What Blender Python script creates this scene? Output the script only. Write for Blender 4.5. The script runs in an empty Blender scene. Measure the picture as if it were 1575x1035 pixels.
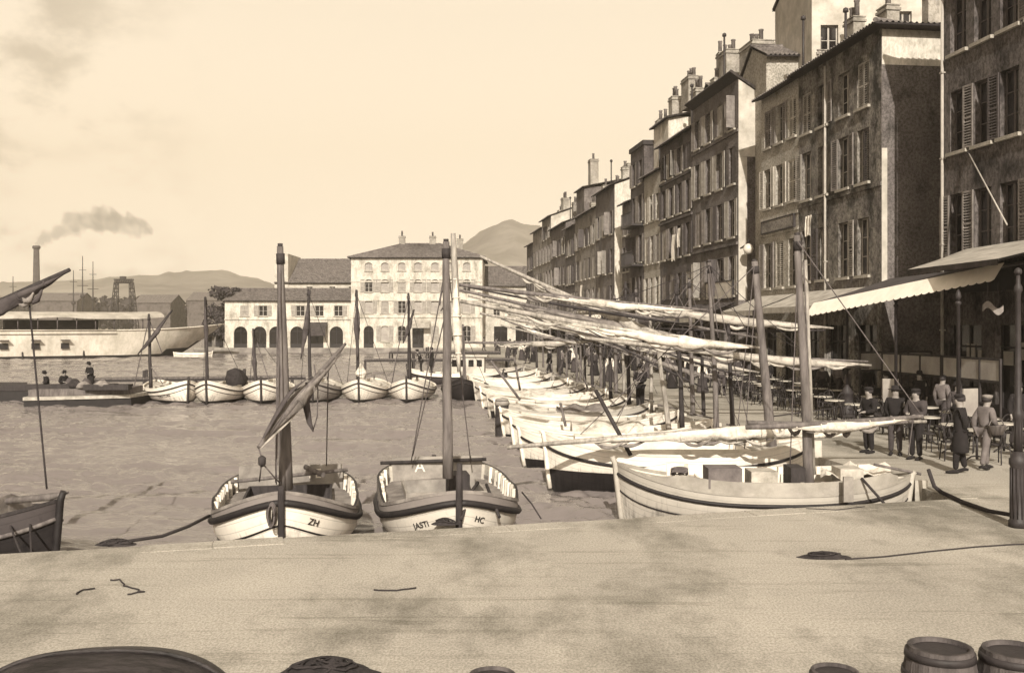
import bpy, bmesh, math, random
from mathutils import Matrix, Vector, noise
R = random.Random(11)
S = bpy.context.scene
COL = S.collection
rad = math.radians
F = 1513.0; CX = 787.5; HY = 500.0; CZ = 3.2
WZ = -0.75                                   # water level

def P(px, py, Y):                            # a point at depth Y
    return Vector(((px-CX)/F*Y, Y, CZ-(py-HY)/F*Y))
def XP(px, Y): return (px-CX)/F*Y
def ZP(py, Y): return CZ-(py-HY)/F*Y

# ---------------------------------------------------------------- materials
TINT = (1.0, .915, .815)
def sep(v): k = min(1, v*3); return (v*TINT[0], v*TINT[1]*(.90+.10*k), v*TINT[2]*(1.06-.06*k), 1)
def mat(name, v, var=.25, scale=2.0, rough=.85, bump=.0, bscale=20., stain=0., stscale=.5, spec=.3, stretch=(1, 1, 1), fine=0., fscale=40., streak=0., stv=.35, stw=.25):
    m = bpy.data.materials.new(name); m.use_nodes = True
    nt = m.node_tree; n = nt.nodes; l = nt.links
    b = n['Principled BSDF']
    b.inputs['Roughness'].default_value = rough
    b.inputs['Specular IOR Level'].default_value = spec
    tc = n.new('ShaderNodeTexCoord'); mp = n.new('ShaderNodeMapping'); mp.inputs['Scale'].default_value = stretch
    l.new(tc.outputs['Object'], mp.inputs['Vector'])
    def nz(sc, det=6, ro=.6):
        t = n.new('ShaderNodeTexNoise'); t.inputs['Scale'].default_value = sc; t.inputs['Detail'].default_value = det
        t.inputs['Roughness'].default_value = ro; l.new(mp.outputs[0], t.inputs['Vector']); return t
    t1 = nz(scale)
    r = n.new('ShaderNodeValToRGB')
    r.color_ramp.elements[0].position = .3; r.color_ramp.elements[0].color = sep(v*(1-var))
    r.color_ramp.elements[1].position = .7; r.color_ramp.elements[1].color = sep(min(.92, v*(1+var)))
    l.new(t1.outputs['Fac'], r.inputs['Fac'])
    out = r.outputs['Color']
    def mul(col, fac_t, lo, p0, p1):
        rr = n.new('ShaderNodeValToRGB'); rr.color_ramp.elements[0].position = p0; rr.color_ramp.elements[1].position = p1
        rr.color_ramp.elements[0].color = (lo, lo, lo*.97, 1); rr.color_ramp.elements[1].color = (1, 1, 1, 1)
        l.new(fac_t.outputs['Fac'], rr.inputs['Fac'])
        mx = n.new('ShaderNodeMix'); mx.data_type = 'RGBA'; mx.blend_type = 'MULTIPLY'; mx.inputs[0].default_value = 1
        l.new(col, mx.inputs[6]); l.new(rr.outputs['Color'], mx.inputs[7]); return mx.outputs[2]
    if stain:
        out = mul(out, nz(stscale, 8, .7), 1-stain, stv, stv+stw)
    if streak:
        mq = n.new('ShaderNodeMapping'); mq.inputs['Rotation'].default_value = (0, 0, rad(-13)); mq.inputs['Scale'].default_value = (.10, 1.5, 1); l.new(tc.outputs['Object'], mq.inputs['Vector'])
        tq = n.new('ShaderNodeTexNoise'); tq.inputs['Scale'].default_value = 2.2; tq.inputs['Detail'].default_value = 6; tq.inputs['Roughness'].default_value = .7; tq.inputs['Distortion'].default_value = .6; l.new(mq.outputs[0], tq.inputs['Vector'])
        out = mul(out, tq, 1-streak, .33, .45)
    if fine:
        out = mul(out, nz(fscale, 2, .8), 1-fine, .38, .6)
    l.new(out, b.inputs['Base Color'])
    if bump:
        t2 = nz(bscale, 5, .65); bp = n.new('ShaderNodeBump'); bp.inputs['Strength'].default_value = bump
        bp.inputs['Distance'].default_value = .03
        l.new(t2.outputs['Fac'], bp.inputs['Height']); l.new(bp.outputs[0], b.inputs['Normal'])
    return m

M = {}
M['ground'] = mat('ground_earth', .41, .14, .5, .95, .35, 20, .46, .34, .1, (1, .6, 1), fine=.36, fscale=40, streak=.30, stv=.37, stw=.14)
M['coping'] = mat('coping_stone', .40, .18, 1.2, .9, .5, 12, .2, 1.2, .2, fine=.25, fscale=18)
M['qwall'] = mat('quay_wall_stone', .24, .3, 1.0, .9, .6, 6, .4, .8)
M['wood_d'] = mat('wood_dark', .038, .35, 5, .75, .3, 30, .3, 3, stretch=(3, 3, .6))
M['wood_m'] = mat('wood_mid', .15, .35, 4, .75, .4, 25, .45, 2.2, stretch=(3, 3, .5))
M['wood_l'] = mat('wood_light', .33, .3, 4, .7, .4, 25, .4, 2.0, stretch=(3, 3, .5))
M['white'] = mat('white_paint', .74, .08, 2.0, .55, .15, 20, .35, 1.6, stv=.30)
M['pale'] = mat('pale_paint', .52, .14, 2.0, .6, .2, 20, .35, 1.8)
M['hullg'] = mat('hull_grey_white', .42, .14, 2.0, .6, .2, 20, .35, 1.5)
M['deckg2'] = mat('strake_grey', .34, .14, 2.0, .6, .2, 20, .3, 1.5)
M['greyp'] = mat('grey_paint', .27, .2, 2.0, .6, .2, 20, .3, 2.0)
M['black'] = mat('black_tar', .018, .3, 4, .6, .2, 20)
M['hulltar'] = mat('tarred_planks', .035, .5, 3, .5, .5, 14, .5, 2.5, stretch=(.6, 3, 3), fine=.4, fscale=12)
M['deckg'] = mat('deck_grey', .22, .2, 3, .8, .2, 25, .35, 3.0)
M['deckl'] = mat('deck_light', .42, .2, 3, .8, .2, 25, .35, 3.0)
M['sail_w'] = mat('sail_white', .60, .2, 3, .95, .9, 12, .45, 2.5, stw=.15)
M['sail_m'] = mat('sail_weathered', .40, .25, 3, .95, .8, 12, .45, 3.0, stw=.15)
M['sail_g'] = mat('sail_grey', .20, .3, 3, .95, .6, 14, .3, 3.0)
M['sail_d'] = mat('sail_dark', .07, .3, 3, .95, .6, 14)
M['rope'] = mat('rope_hemp', .11, .3, 10, .95, .5, 60)
M['rope_d'] = mat('rope_tarred', .035, .3, 10, .95, .5, 60)
M['iron'] = mat('cast_iron', .032, .3, 6, .55, .2, 40)
M['glass_p'] = mat('window_blind', .30, .3, 1.5, .5)
M['glass'] = mat('window_glass', .012, .3, 1.5, .12, 0, spec=.5)
M['frame'] = mat('window_frame_paint', .34, .2, 3, .7)
M['frame_d'] = mat('window_frame_dark', .09, .2, 3, .7)
M['sh_l'] = mat('shutter_pale', .46, .15, 3, .75, .1, 20, .3, 3)
M['sh_m'] = mat('shutter_grey', .21, .2, 3, .75, .1, 20, .3, 3)
M['sh_h'] = mat('shutter_faded', .30, .15, 3, .75, .1, 20, .3, 3)
M['sh_d'] = mat('shutter_dark', .075, .2, 3, .75, .1, 20, .3, 3)
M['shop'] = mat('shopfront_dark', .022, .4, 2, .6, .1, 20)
M['tile'] = mat('roof_tile', .17, .35, 3, .9, .5, 18, .4, 1.5)
M['tile_l'] = mat('roof_tile_pale', .27, .35, 3, .9, .5, 18, .4, 1.5)
M['lime'] = mat('limewash', .60, .14, 1.5, .9, .2, 10, .45, .8, stv=.37, fine=.25, fscale=7, stw=.16, stretch=(1, 1, .5))
M['lime2'] = mat('limewash_worn', .50, .16, 1.2, .9, .3, 10, .35, .8)
M['pl_a'] = mat('plaster_mottled', .225, .5, 1.3, .95, .9, 9, .82, .75, fine=.6, fscale=9, stretch=(1, 1, .7), stv=.40, stw=.12)
M['pl_b'] = mat('plaster_grey', 0.26, .22, .8, .95, .5, 7, .6, .7, fine=.5, fscale=9, stw=.14)
M['pl_c'] = mat('plaster_brown', 0.155, .3, .8, .95, .5, 7, .65, .6, fine=.5, fscale=9, stw=.14)
M['pl_d'] = mat('plaster_soot', 0.105, .35, .8, .95, .5, 7, .65, .6, fine=.5, fscale=9, stw=.14)
M['pl_e'] = mat('plaster_light', 0.42, .18, .8, .95, .4, 7, .4, .6, fine=.5, fscale=9, stw=.16)
M['pl_f'] = mat('plaster_patched', .125, .5, .9, .95, .8, 7, .7, .9, fine=.6, fscale=9, stw=.12, stretch=(1, 1, .6))
M['brick'] = mat('chimney_render', .36, .25, 1.5, .95, .5, 9, .4, 1.2, fine=.3, fscale=8)
M['awn_w'] = mat('awning_white', .78, .05, 2, .9, .1, 10, .15, 1.5, stv=.3)
M['awn_g'] = mat('awning_grey', .06, .3, 2, .95, .3, 10, .3, 1)
M['awn_m'] = mat('awning_pale', .38, .2, 2, .95, .3, 10, .3, 1)
M['cloth_k'] = mat('cloth_black', .016, .3, 5, .95, .3, 20)
M['cloth_d'] = mat('cloth_dark', .05, .3, 5, .95, .3, 20)
M['cloth_g'] = mat('cloth_grey', .13, .3, 5, .95, .3, 20)
M['cloth_w'] = mat('cloth_white', .62, .1, 5, .95, .3, 20)
M['skin'] = mat('skin', .24, .1, 8, .6)
M['hair'] = mat('hair', .03, .2, 20, .7)
M['hulk'] = mat('hulk_paint', .74, .10, .5, .7, .2, 4, .3, .35, stretch=(1, 1, .5), fine=.15, fscale=2.5)
M['hulkaw'] = mat('hulk_awning', .46, .2, .6, .95, .4, 4, .3, .5)
M['foliage'] = mat('foliage_dark', .055, .5, .6, .9)
M['barrel'] = mat('barrel_oak', .085, .45, 2.5, .75, .5, 26, .4, 2.0, stretch=(2.5, 2.5, .5))
M['barrelh'] = mat('barrel_head', .14, .45, 2.5, .8, .5, 26, .45, 3.0, stretch=(4, .6, 1))
M['hoop'] = mat('hoop_iron', .03, .3, 9, .6, .2, 40)
M['net'] = mat('net_dark', .03, .5, 8, .95, .8, 40)
M['hill'] = mat('hill_scrub', .26, .35, .012, .95, 0, stain=.35, stscale=.03)
M['lamp_glass'] = mat('lantern_glass', .6, .05, 2, .2, 0, spec=.5)

def hmat(name, v, seams=11, grime=.5, var=.1):
    m = mat(name, v, var, 2.5, .6, .15, 20); nt = m.node_tree; n = nt.nodes; l = nt.links; b = n['Principled BSDF']
    src = b.inputs['Base Color'].links[0].from_socket
    at_ = n.new('ShaderNodeAttribute'); at_.attribute_name = 'plank'; sp = n.new('ShaderNodeSeparateXYZ'); l.new(at_.outputs['Vector'], sp.inputs[0])
    mu = n.new('ShaderNodeMath'); mu.operation = 'MULTIPLY'; mu.inputs[1].default_value = seams; l.new(sp.outputs[1], mu.inputs[0])
    fr = n.new('ShaderNodeMath'); fr.operation = 'FRACT'; l.new(mu.outputs[0], fr.inputs[0])
    r1 = n.new('ShaderNodeMapRange'); r1.inputs[1].default_value = .0; r1.inputs[2].default_value = .13; r1.inputs[3].default_value = .55; r1.inputs[4].default_value = 1; l.new(fr.outputs[0], r1.inputs[0])
    # vertical dribbles and peeling
    cb = n.new('ShaderNodeCombineXYZ'); m5 = n.new('ShaderNodeMath'); m5.operation = 'MULTIPLY'; m5.inputs[1].default_value = 9; l.new(sp.outputs[0], m5.inputs[0]); l.new(m5.outputs[0], cb.inputs[0])
    m6 = n.new('ShaderNodeMath'); m6.operation = 'MULTIPLY'; m6.inputs[1].default_value = 1.6; l.new(sp.outputs[1], m6.inputs[0]); l.new(m6.outputs[0], cb.inputs[1]); l.new(sp.outputs[2], cb.inputs[2])
    nz = n.new('ShaderNodeTexNoise'); nz.inputs['Scale'].default_value = 1.6; nz.inputs['Detail'].default_value = 7; nz.inputs['Roughness'].default_value = .7; l.new(cb.outputs[0], nz.inputs['Vector'])
    # grime gathers low on the hull
    ad = n.new('ShaderNodeMath'); ad.operation = 'MULTIPLY_ADD'; ad.inputs[1].default_value = .35; l.new(sp.outputs[1], ad.inputs[0]); l.new(nz.outputs['Fac'], ad.inputs[2])
    r2 = n.new('ShaderNodeMapRange'); r2.inputs[1].default_value = .52; r2.inputs[2].default_value = .70; r2.inputs[3].default_value = 1-grime; r2.inputs[4].default_value = 1; l.new(ad.outputs[0], r2.inputs[0])
    pr = n.new('ShaderNodeMath'); pr.operation = 'MULTIPLY'; l.new(r1.outputs[0], pr.inputs[0]); l.new(r2.outputs[0], pr.inputs[1])
    mx = n.new('ShaderNodeMix'); mx.data_type = 'RGBA'; mx.blend_type = 'MULTIPLY'; mx.inputs[0].default_value = 1
    cc = n.new('ShaderNodeCombineColor')
    for k in range(3): l.new(pr.outputs[0], cc.inputs[k])
    l.new(src, mx.inputs[6]); l.new(cc.outputs[0], mx.inputs[7]); l.new(mx.outputs[2], b.inputs['Base Color'])
    return m
for k, v in (('white', .74), ('pale', .54), ('greyp', .27), ('hullg', .46), ('deckg2', .36), ('black', .02), ('deckg', .2), ('deckl', .42), ('wood_d', .06)): M['h_'+k] = hmat('planks_'+k, v)

# ---------------------------------------------------------------- mesh builder
class G:
    def __init__(s): s.v = []; s.f = []; s.m = []; s.s = []; s.at = {}
    def vert(s, p): s.v.append(Vector(p)); return len(s.v)-1
    def face(s, idx, m=0, sm=False): s.f.append(tuple(idx)); s.m.append(m); s.s.append(sm)
    def poly(s, pts, m=0, sm=False): s.face([s.vert(p) for p in pts], m, sm)
    def box(s, x0, y0, z0, x1, y1, z1, m=0):
        a = [s.vert((x, y, z)) for x in (x0, x1) for y in (y0, y1) for z in (z0, z1)]
        for q in ((0, 1, 3, 2), (4, 6, 7, 5), (0, 4, 5, 1), (2, 3, 7, 6), (0, 2, 6, 4), (1, 5, 7, 3)): s.face([a[i] for i in q], m)
    def obox(s, c, ax, ay, az, m=0):        # oriented box: centre and three half-axis vectors
        c = Vector(c); ax = Vector(ax); ay = Vector(ay); az = Vector(az)
        a = [s.vert(c+i*ax+j*ay+k*az) for i in (-1, 1) for j in (-1, 1) for k in (-1, 1)]
        for q in ((0, 1, 3, 2), (4, 6, 7, 5), (0, 4, 5, 1), (2, 3, 7, 6), (0, 2, 6, 4), (1, 5, 7, 3)): s.face([a[i] for i in q], m)
    def tube(s, pts, rs, n=8, m=0, cap=True, sq=1.0):
        pts = [Vector(p) for p in pts]
        if not hasattr(rs, '__len__'): rs = [rs]*len(pts)
        rings = []
        up = None
        for i, p in enumerate(pts):
            d = (pts[min(i+1, len(pts)-1)]-pts[max(i-1, 0)])
            if d.length < 1e-9: d = Vector((0, 0, 1))
            d.normalize()
            if up is None:
                up = Vector((0, 0, 1)) if abs(d.z) < .9 else Vector((0, 1, 0))
            a = d.cross(up)
            if a.length < 1e-4: a = d.cross(Vector((1, .1, 0)))
            a.normalize(); b = a.cross(d).normalized(); up = b
            r = rs[i]
            rings.append([s.vert(p+a*(math.cos(2*math.pi*k/n)*r)+b*(math.sin(2*math.pi*k/n)*r*sq)) for k in range(n)])
        for i in range(len(rings)-1):
            for k in range(n):
                k2 = (k+1) % n
                s.face((rings[i][k], rings[i][k2], rings[i+1][k2], rings[i+1][k]), m, True)
        if cap:
            s.face(rings[0][::-1], m); s.face(rings[-1], m)
    def lathe(s, prof, n=16, m=0, c=(0, 0, 0), sx=1, sy=1, ms=None):
        c = Vector(c); rings = []
        for r, z in prof:
            rings.append([s.vert(c+Vector((math.cos(2*math.pi*k/n)*r*sx, math.sin(2*math.pi*k/n)*r*sy, z))) for k in range(n)])
        for i in range(len(rings)-1):
            for k in range(n):
                k2 = (k+1) % n
                s.face((rings[i][k], rings[i][k2], rings[i+1][k2], rings[i+1][k]), ms[i] if ms else m, True)
        s.face(rings[0][::-1], ms[0] if ms else m); s.face(rings[-1], ms[-1] if ms else m)
    def build(s, name, mats, parent=None, inv=None):
        if not isinstance(mats, (list, tuple)): mats = [mats]
        me = bpy.data.meshes.new(name)
        vs = s.v if inv is None else [inv @ p for p in s.v]
        me.from_pydata([tuple(p) for p in vs], [], s.f)
        for m in mats: me.materials.append(m)
        me.polygons.foreach_set('material_index', s.m); me.polygons.foreach_set('use_smooth', s.s)
        me.update()
        if s.at:
            t = me.attributes.new('plank', 'FLOAT_VECTOR', 'POINT')
            for i, q in s.at.items(): t.data[i].vector = q
        return link(name, me, parent)

def link(name, me, parent=None):
    o = bpy.data.objects.new(name, me); COL.objects.link(o)
    if parent is not None: o.parent = parent
    return o
def tag(o, label=None, cat=None, group=None, kind=None):
    if label: o['label'] = label
    if cat: o['category'] = cat
    if group: o['group'] = group
    if kind: o['kind'] = kind
    return o
def empty(name, loc, rz, label, cat, group=None):
    o = bpy.data.objects.new(name, None); COL.objects.link(o); o.empty_display_size = .3
    o.location = loc; o.rotation_euler = (0, 0, rz)
    return tag(o, label, cat, group)
def mtx(o): return Matrix.Translation(o.location) @ Matrix.Rotation(o.rotation_euler.z, 4, 'Z')
def copy_tree(o, parent=None):
    c = o.copy(); COL.objects.link(c)
    if parent is not None: c.parent = parent
    for ch in [x for x in KIDS.get(o.name, [])]: 
        k = copy_tree(ch, c)
    return c
KIDS = {}
def index_kids():
    KIDS.clear()
    for o in list(COL.objects):
        if o.parent: KIDS.setdefault(o.parent.name, []).append(o)
def text_part(name, txt, size, mtx4, m, parent, ext=.004):
    cu = bpy.data.curves.new('lettering', 'FONT'); cu.body = txt; cu.size = size; cu.extrude = ext; cu.align_x = 'CENTER'; cu.align_y = 'CENTER'
    ob = bpy.data.objects.new('lettering_tmp', cu); COL.objects.link(ob)
    me = bpy.data.meshes.new_from_object(ob.evaluated_get(bpy.context.evaluated_depsgraph_get()))
    COL.objects.unlink(ob); bpy.data.objects.remove(ob)
    me.transform(mtx4); me.materials.clear(); me.materials.append(m)
    return link(name, me, parent)
def sag(p, q, d, n=10):
    p = Vector(p); q = Vector(q)
    return [p.lerp(q, i/n)-Vector((0, 0, d*4*(i/n)*(1-i/n))) for i in range(n+1)]

# ---------------------------------------------------------------- camera, light, sky
cam = bpy.data.cameras.new('camera'); co = bpy.data.objects.new('camera', cam); COL.objects.link(co)
co.location = (0, 0, CZ); co.rotation_euler = (rad(90), 0, 0)
cam.sensor_width = 36; cam.lens = 36*F/1575; cam.shift_y = -(517.5-HY)/1575
cam.clip_end = 8000; cam.clip_start = .1
S.camera = co
SUN = Vector((-.03, -1, 0)).normalized(); ELEV = rad(31)
to_sun = Vector((SUN.x*math.cos(ELEV), SUN.y*math.cos(ELEV), math.sin(ELEV)))
sd = bpy.data.lights.new('sun', 'SUN'); so = bpy.data.objects.new('sun', sd); COL.objects.link(so)
sd.energy = 5.0; sd.angle = rad(.5); sd.color = (1, .94, .82)
so.rotation_euler = to_sun.to_track_quat('Z', 'Y').to_euler(); so.location = (0, 0, 60)
w = bpy.data.worlds.new('World'); S.world = w; w.use_nodes = True
nt = w.node_tree; n = nt.nodes; l = nt.links
sky = n.new('ShaderNodeTexSky'); sky.sky_type = 'NISHITA'; sky.sun_disc = False
sky.sun_elevation = ELEV; sky.sun_rotation = math.atan2(to_sun.x, to_sun.y); sky.dust_density = 3.5; sky.air_density = 1.3
bw = n.new('ShaderNodeRGBToBW'); l.new(sky.outputs[0], bw.inputs[0])
tc = n.new('ShaderNodeTexCoord'); mp = n.new('ShaderNodeMapping'); mp.inputs['Scale'].default_value = (1, 1, 2.2); mp.inputs['Location'].default_value = (.3, .0, .1)
l.new(tc.outputs['Generated'], mp.inputs[0])
nz = n.new('ShaderNodeTexNoise'); nz.inputs['Scale'].default_value = 2.6; nz.inputs['Detail'].default_value = 8; nz.inputs['Roughness'].default_value = .55
l.new(mp.outputs[0], nz.inputs['Vector'])
# the cloud sheet opens towards the west (left of the harbour)
sx = n.new('ShaderNodeSeparateXYZ'); l.new(tc.outputs['Generated'], sx.inputs[0])
ma = n.new('ShaderNodeMath'); ma.operation = 'MULTIPLY_ADD'; ma.inputs[1].default_value = .60; l.new(sx.outputs[0], ma.inputs[0])
m2 = n.new('ShaderNodeMath'); m2.operation = 'MULTIPLY_ADD'; m2.inputs[1].default_value = .62; m2.inputs[2].default_value = -.21; l.new(sx.outputs[1], m2.inputs[0])
m3 = n.new('ShaderNodeMath'); m3.operation = 'MULTIPLY_ADD'; m3.inputs[1].default_value = -.25; l.new(sx.outputs[2], m3.inputs[0]); l.new(m2.outputs[0], m3.inputs[2])  # cloud thinned overhead and behind, out of view, to weaken the fill light
l.new(m3.outputs[0], ma.inputs[2])
ad = n.new('ShaderNodeMath'); ad.operation = 'ADD'; l.new(nz.outputs['Fac'], ad.inputs[0]); l.new(ma.outputs[0], ad.inputs[1])
rp = n.new('ShaderNodeMapRange'); rp.inputs[1].default_value = .34; rp.inputs[2].default_value = .56; rp.inputs[3].default_value = 0; rp.inputs[4].default_value = 1; rp.interpolation_type = 'SMOOTHSTEP'
l.new(ad.outputs[0], rp.inputs[0])
mx = n.new('ShaderNodeMix'); mx.data_type = 'FLOAT'
l.new(rp.outputs[0], mx.inputs[0]); l.new(bw.outputs[0], mx.inputs[2])
CLOUD = 8.6
hzr = n.new('ShaderNodeMapRange'); hzr.inputs[1].default_value = 0; hzr.inputs[2].default_value = .30; hzr.inputs[3].default_value = CLOUD*1.55; hzr.inputs[4].default_value = CLOUD; l.new(sx.outputs[2], hzr.inputs[0]); l.new(hzr.outputs[0], mx.inputs[3])
tn = n.new('ShaderNodeMix'); tn.data_type = 'RGBA'; tn.blend_type = 'MULTIPLY'; tn.inputs[0].default_value = 1
# grey bellied clouds low in the west
mp2 = n.new('ShaderNodeMapping'); mp2.inputs['Scale'].default_value = (1, 1, 1.7); l.new(tc.outputs['Generated'], mp2.inputs[0])
n2 = n.new('ShaderNodeTexNoise'); n2.inputs['Scale'].default_value = 6.5; n2.inputs['Detail'].default_value = 9; n2.inputs['Roughness'].default_value = .6; l.new(mp2.outputs[0], n2.inputs['Vector'])
g1 = n.new('ShaderNodeMapRange'); g1.interpolation_type = 'SMOOTHSTEP'; g1.inputs[1].default_value = .44; g1.inputs[2].default_value = .60; g1.inputs[3].default_value = 0; g1.inputs[4].default_value = .45; l.new(n2.outputs['Fac'], g1.inputs[0])
g2 = n.new('ShaderNodeMapRange'); g2.interpolation_type = 'SMOOTHSTEP'; g2.inputs[1].default_value = -.26; g2.inputs[2].default_value = -.43; g2.inputs[3].default_value = 0; g2.inputs[4].default_value = 1; l.new(sx.outputs[0], g2.inputs[0])
g3 = n.new('ShaderNodeMath'); g3.operation = 'MULTIPLY'; l.new(g1.outputs[0], g3.inputs[0]); l.new(g2.outputs[0], g3.inputs[1])
g4 = n.new('ShaderNodeMath'); g4.operation = 'SUBTRACT'; g4.inputs[0].default_value = 1; l.new(g3.outputs[0], g4.inputs[1])
g5 = n.new('ShaderNodeMath'); g5.operation = 'MULTIPLY'; l.new(mx.outputs[0], g5.inputs[0]); l.new(g4.outputs[0], g5.inputs[1])
cmb = n.new('ShaderNodeCombineColor')
for k in range(3): l.new(g5.outputs[0], cmb.inputs[k])
l.new(cmb.outputs[0], tn.inputs[6]); tn.inputs[7].default_value = (1, .865, .685, 1)
l.new(tn.outputs[2], n['Background'].inputs[0]); n['Background'].inputs[1].default_value = .1
S.view_settings.view_transform = 'Standard'; S.view_settings.look = 'None'; S.view_settings.gamma = 1
S.view_settings.exposure = .48
S.cycles.max_bounces = 6; S.cycles.diffuse_bounces = 3; S.cycles.glossy_bounces = 3; S.cycles.volume_bounces = 0
S.cycles.use_denoising = True

# ---------------------------------------------------------------- ground, water, hills
def xq(Y): return 8.2-.129*(Y-18.07)         # side quay edge
def yn(X): return 13.9+.284*(X+6.5)          # near quay edge
edge = [(-80, yn(-80)), (-30, yn(-30)), (-12, yn(-12)), (8.2, yn(8.2))]
edge += [(xq(Y), Y) for Y in (30, 45, 60, 80, 100, 120, 137)]
edge += [(-30, 137.2), (-44.5, 137.6), (-46, 175), (-80, 262), (-300, 300), (-1400, 420)]
bm = bmesh.new()
top = [bm.verts.new((x, y, 0)) for x, y in edge]
back = [bm.verts.new(p) for p in ((-1400, 2200, 0), (1800, 2200, 0), (1800, -200, 0), (-80, -200, 0))]
bm.faces.new(list(reversed(top+back)))
low = [bm.verts.new((x, y, -3)) for x, y in edge]
for i in range(len(edge)-1):
    f = bm.faces.new((top[i], top[i+1], low[i+1], low[i])); f.material_index = 1
bmesh.ops.recalc_face_normals(bm, faces=bm.faces)
bmesh.ops.triangulate(bm, faces=[f for f in bm.faces if len(f.verts) > 4])
me = bpy.data.meshes.new('ground'); bm.to_mesh(me); bm.free()
me.materials.append(M['ground']); me.materials.append(M['qwall'])
tag(link('ground', me), kind='structure')

# coping stones along the edge of the quay
g = G()
def coping(a, b, w=.45, st=1.1):
    a = Vector((*a, 0)); b = Vector((*b, 0)); d = (b-a); L = d.length; d.normalize(); nn = Vector((d.y, -d.x, 0))
    k = 0
    while k < L-.05:
        e = min(L, k+st*R.uniform(.85, 1.2))
        c = a+d*((k+e)/2)+nn*(w/2-.03)
        h = R.uniform(-.016, .006); c = c+nn*R.uniform(-.025, .025)
        g.obox(c+Vector((0, 0, -.1+h)), d*((e-k)/2-.012), nn*(w/2), Vector((0, 0, .115)))
        k = e
coping((-30, yn(-30)), (8.2, yn(8.2)))
coping((8.2, yn(8.2)+.02), (xq(60), 60))
coping((xq(60), 60), (xq(137), 137), .6, 3)
coping((-7.3, 137), (-44.5, 137.6), .8, 2.5)
tag(g.build('kerb', M['ground']), kind='structure')

# water
m = bpy.data.materials.new('harbour_water'); m.use_nodes = True
nt = m.node_tree; n = nt.nodes; l = nt.links; b = n['Principled BSDF']
b.inputs['Base Color'].default_value = sep(.165); b.inputs['Roughness'].default_value = .07; b.inputs['IOR'].default_value = 1.33
tc = n.new('ShaderNodeTexCoord')
def wav(sc, stx, det, dist):
    mp = n.new('ShaderNodeMapping'); mp.inputs['Scale'].default_value = (stx, 1, 1); mp.inputs['Rotation'].default_value = (0, 0, rad(-8)); l.new(tc.outputs['Object'], mp.inputs[0])
    t = n.new('ShaderNodeTexNoise'); t.inputs['Scale'].default_value = sc; t.inputs['Detail'].default_value = det; t.inputs['Distortion'].default_value = dist; t.inputs['Roughness'].default_value = .6
    l.new(mp.outputs[0], t.inputs['Vector']); return t
a1 = wav(1.0, .38, 4, .9); a2 = wav(3.6, .42, 5, 1.0)
mm = n.new('ShaderNodeMath'); mm.operation = 'MULTIPLY_ADD'; mm.inputs[1].default_value = .55
l.new(a2.outputs['Fac'], mm.inputs[0]); l.new(a1.outputs['Fac'], mm.inputs[2])
bp = n.new('ShaderNodeBump'); bp.inputs['Strength'].default_value = .9; bp.inputs['Distance'].default_value = .07
l.new(mm.outputs[0], bp.inputs['Height']); l.new(bp.outputs[0], b.inputs['Normal'])
import numpy as np
rs = np.random.RandomState(4)
ys = [6.0]
while ys[-1] < 150: ys.append(ys[-1]+max(.075, ys[-1]*.0042))
ys = np.array(ys+[180, 260, 500]); us_ = np.linspace(-.72, .46, 540)
YY, UU = np.meshgrid(ys, us_, indexing='ij'); XX = UU*YY
ZZ = np.zeros_like(XX)
for k in range(38):
    lam = .32*1.075**k; th = rs.normal(0, .55)+1.35; kx, ky = math.cos(th)*2*math.pi/lam, math.sin(th)*2*math.pi/lam
    amp = .0150*lam**.54*np.clip(lam/(YY*.013), 0, 1)**2*(YY < 160)
    ph = kx*XX+ky*YY+rs.uniform(0, 6.28)+.8*np.sin(.31*XX+rs.uniform(0, 6))
    ZZ += amp*(np.sin(ph)+.35*np.sin(2*ph+.9))
gust = .75+.45*np.sin(.21*XX+.33*YY)*np.sin(.13*XX-.24*YY+1)
ZZ = WZ+np.clip(ZZ*gust, -.12, .13)
nr, nc = XX.shape
vv = np.stack([XX, YY, ZZ], -1).reshape(-1, 3)
ii = np.arange(nr*nc).reshape(nr, nc); ff = np.stack([ii[:-1, :-1], ii[:-1, 1:], ii[1:, 1:], ii[1:, :-1]], -1).reshape(-1, 4)
me = bpy.data.meshes.new('water'); me.vertices.add(len(vv)); me.vertices.foreach_set('co', vv.astype('f4').ravel())
me.loops.add(ff.size); me.loops.foreach_set('vertex_index', ff.astype('i4').ravel()); me.polygons.add(len(ff)); me.polygons.foreach_set('loop_start', np.arange(0, ff.size, 4).astype('i4'))
me.update(calc_edges=True); me.polygons.foreach_set('use_smooth', np.ones(len(ff), bool)); me.materials.append(m)
tag(link('water', me), kind='structure')

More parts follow.
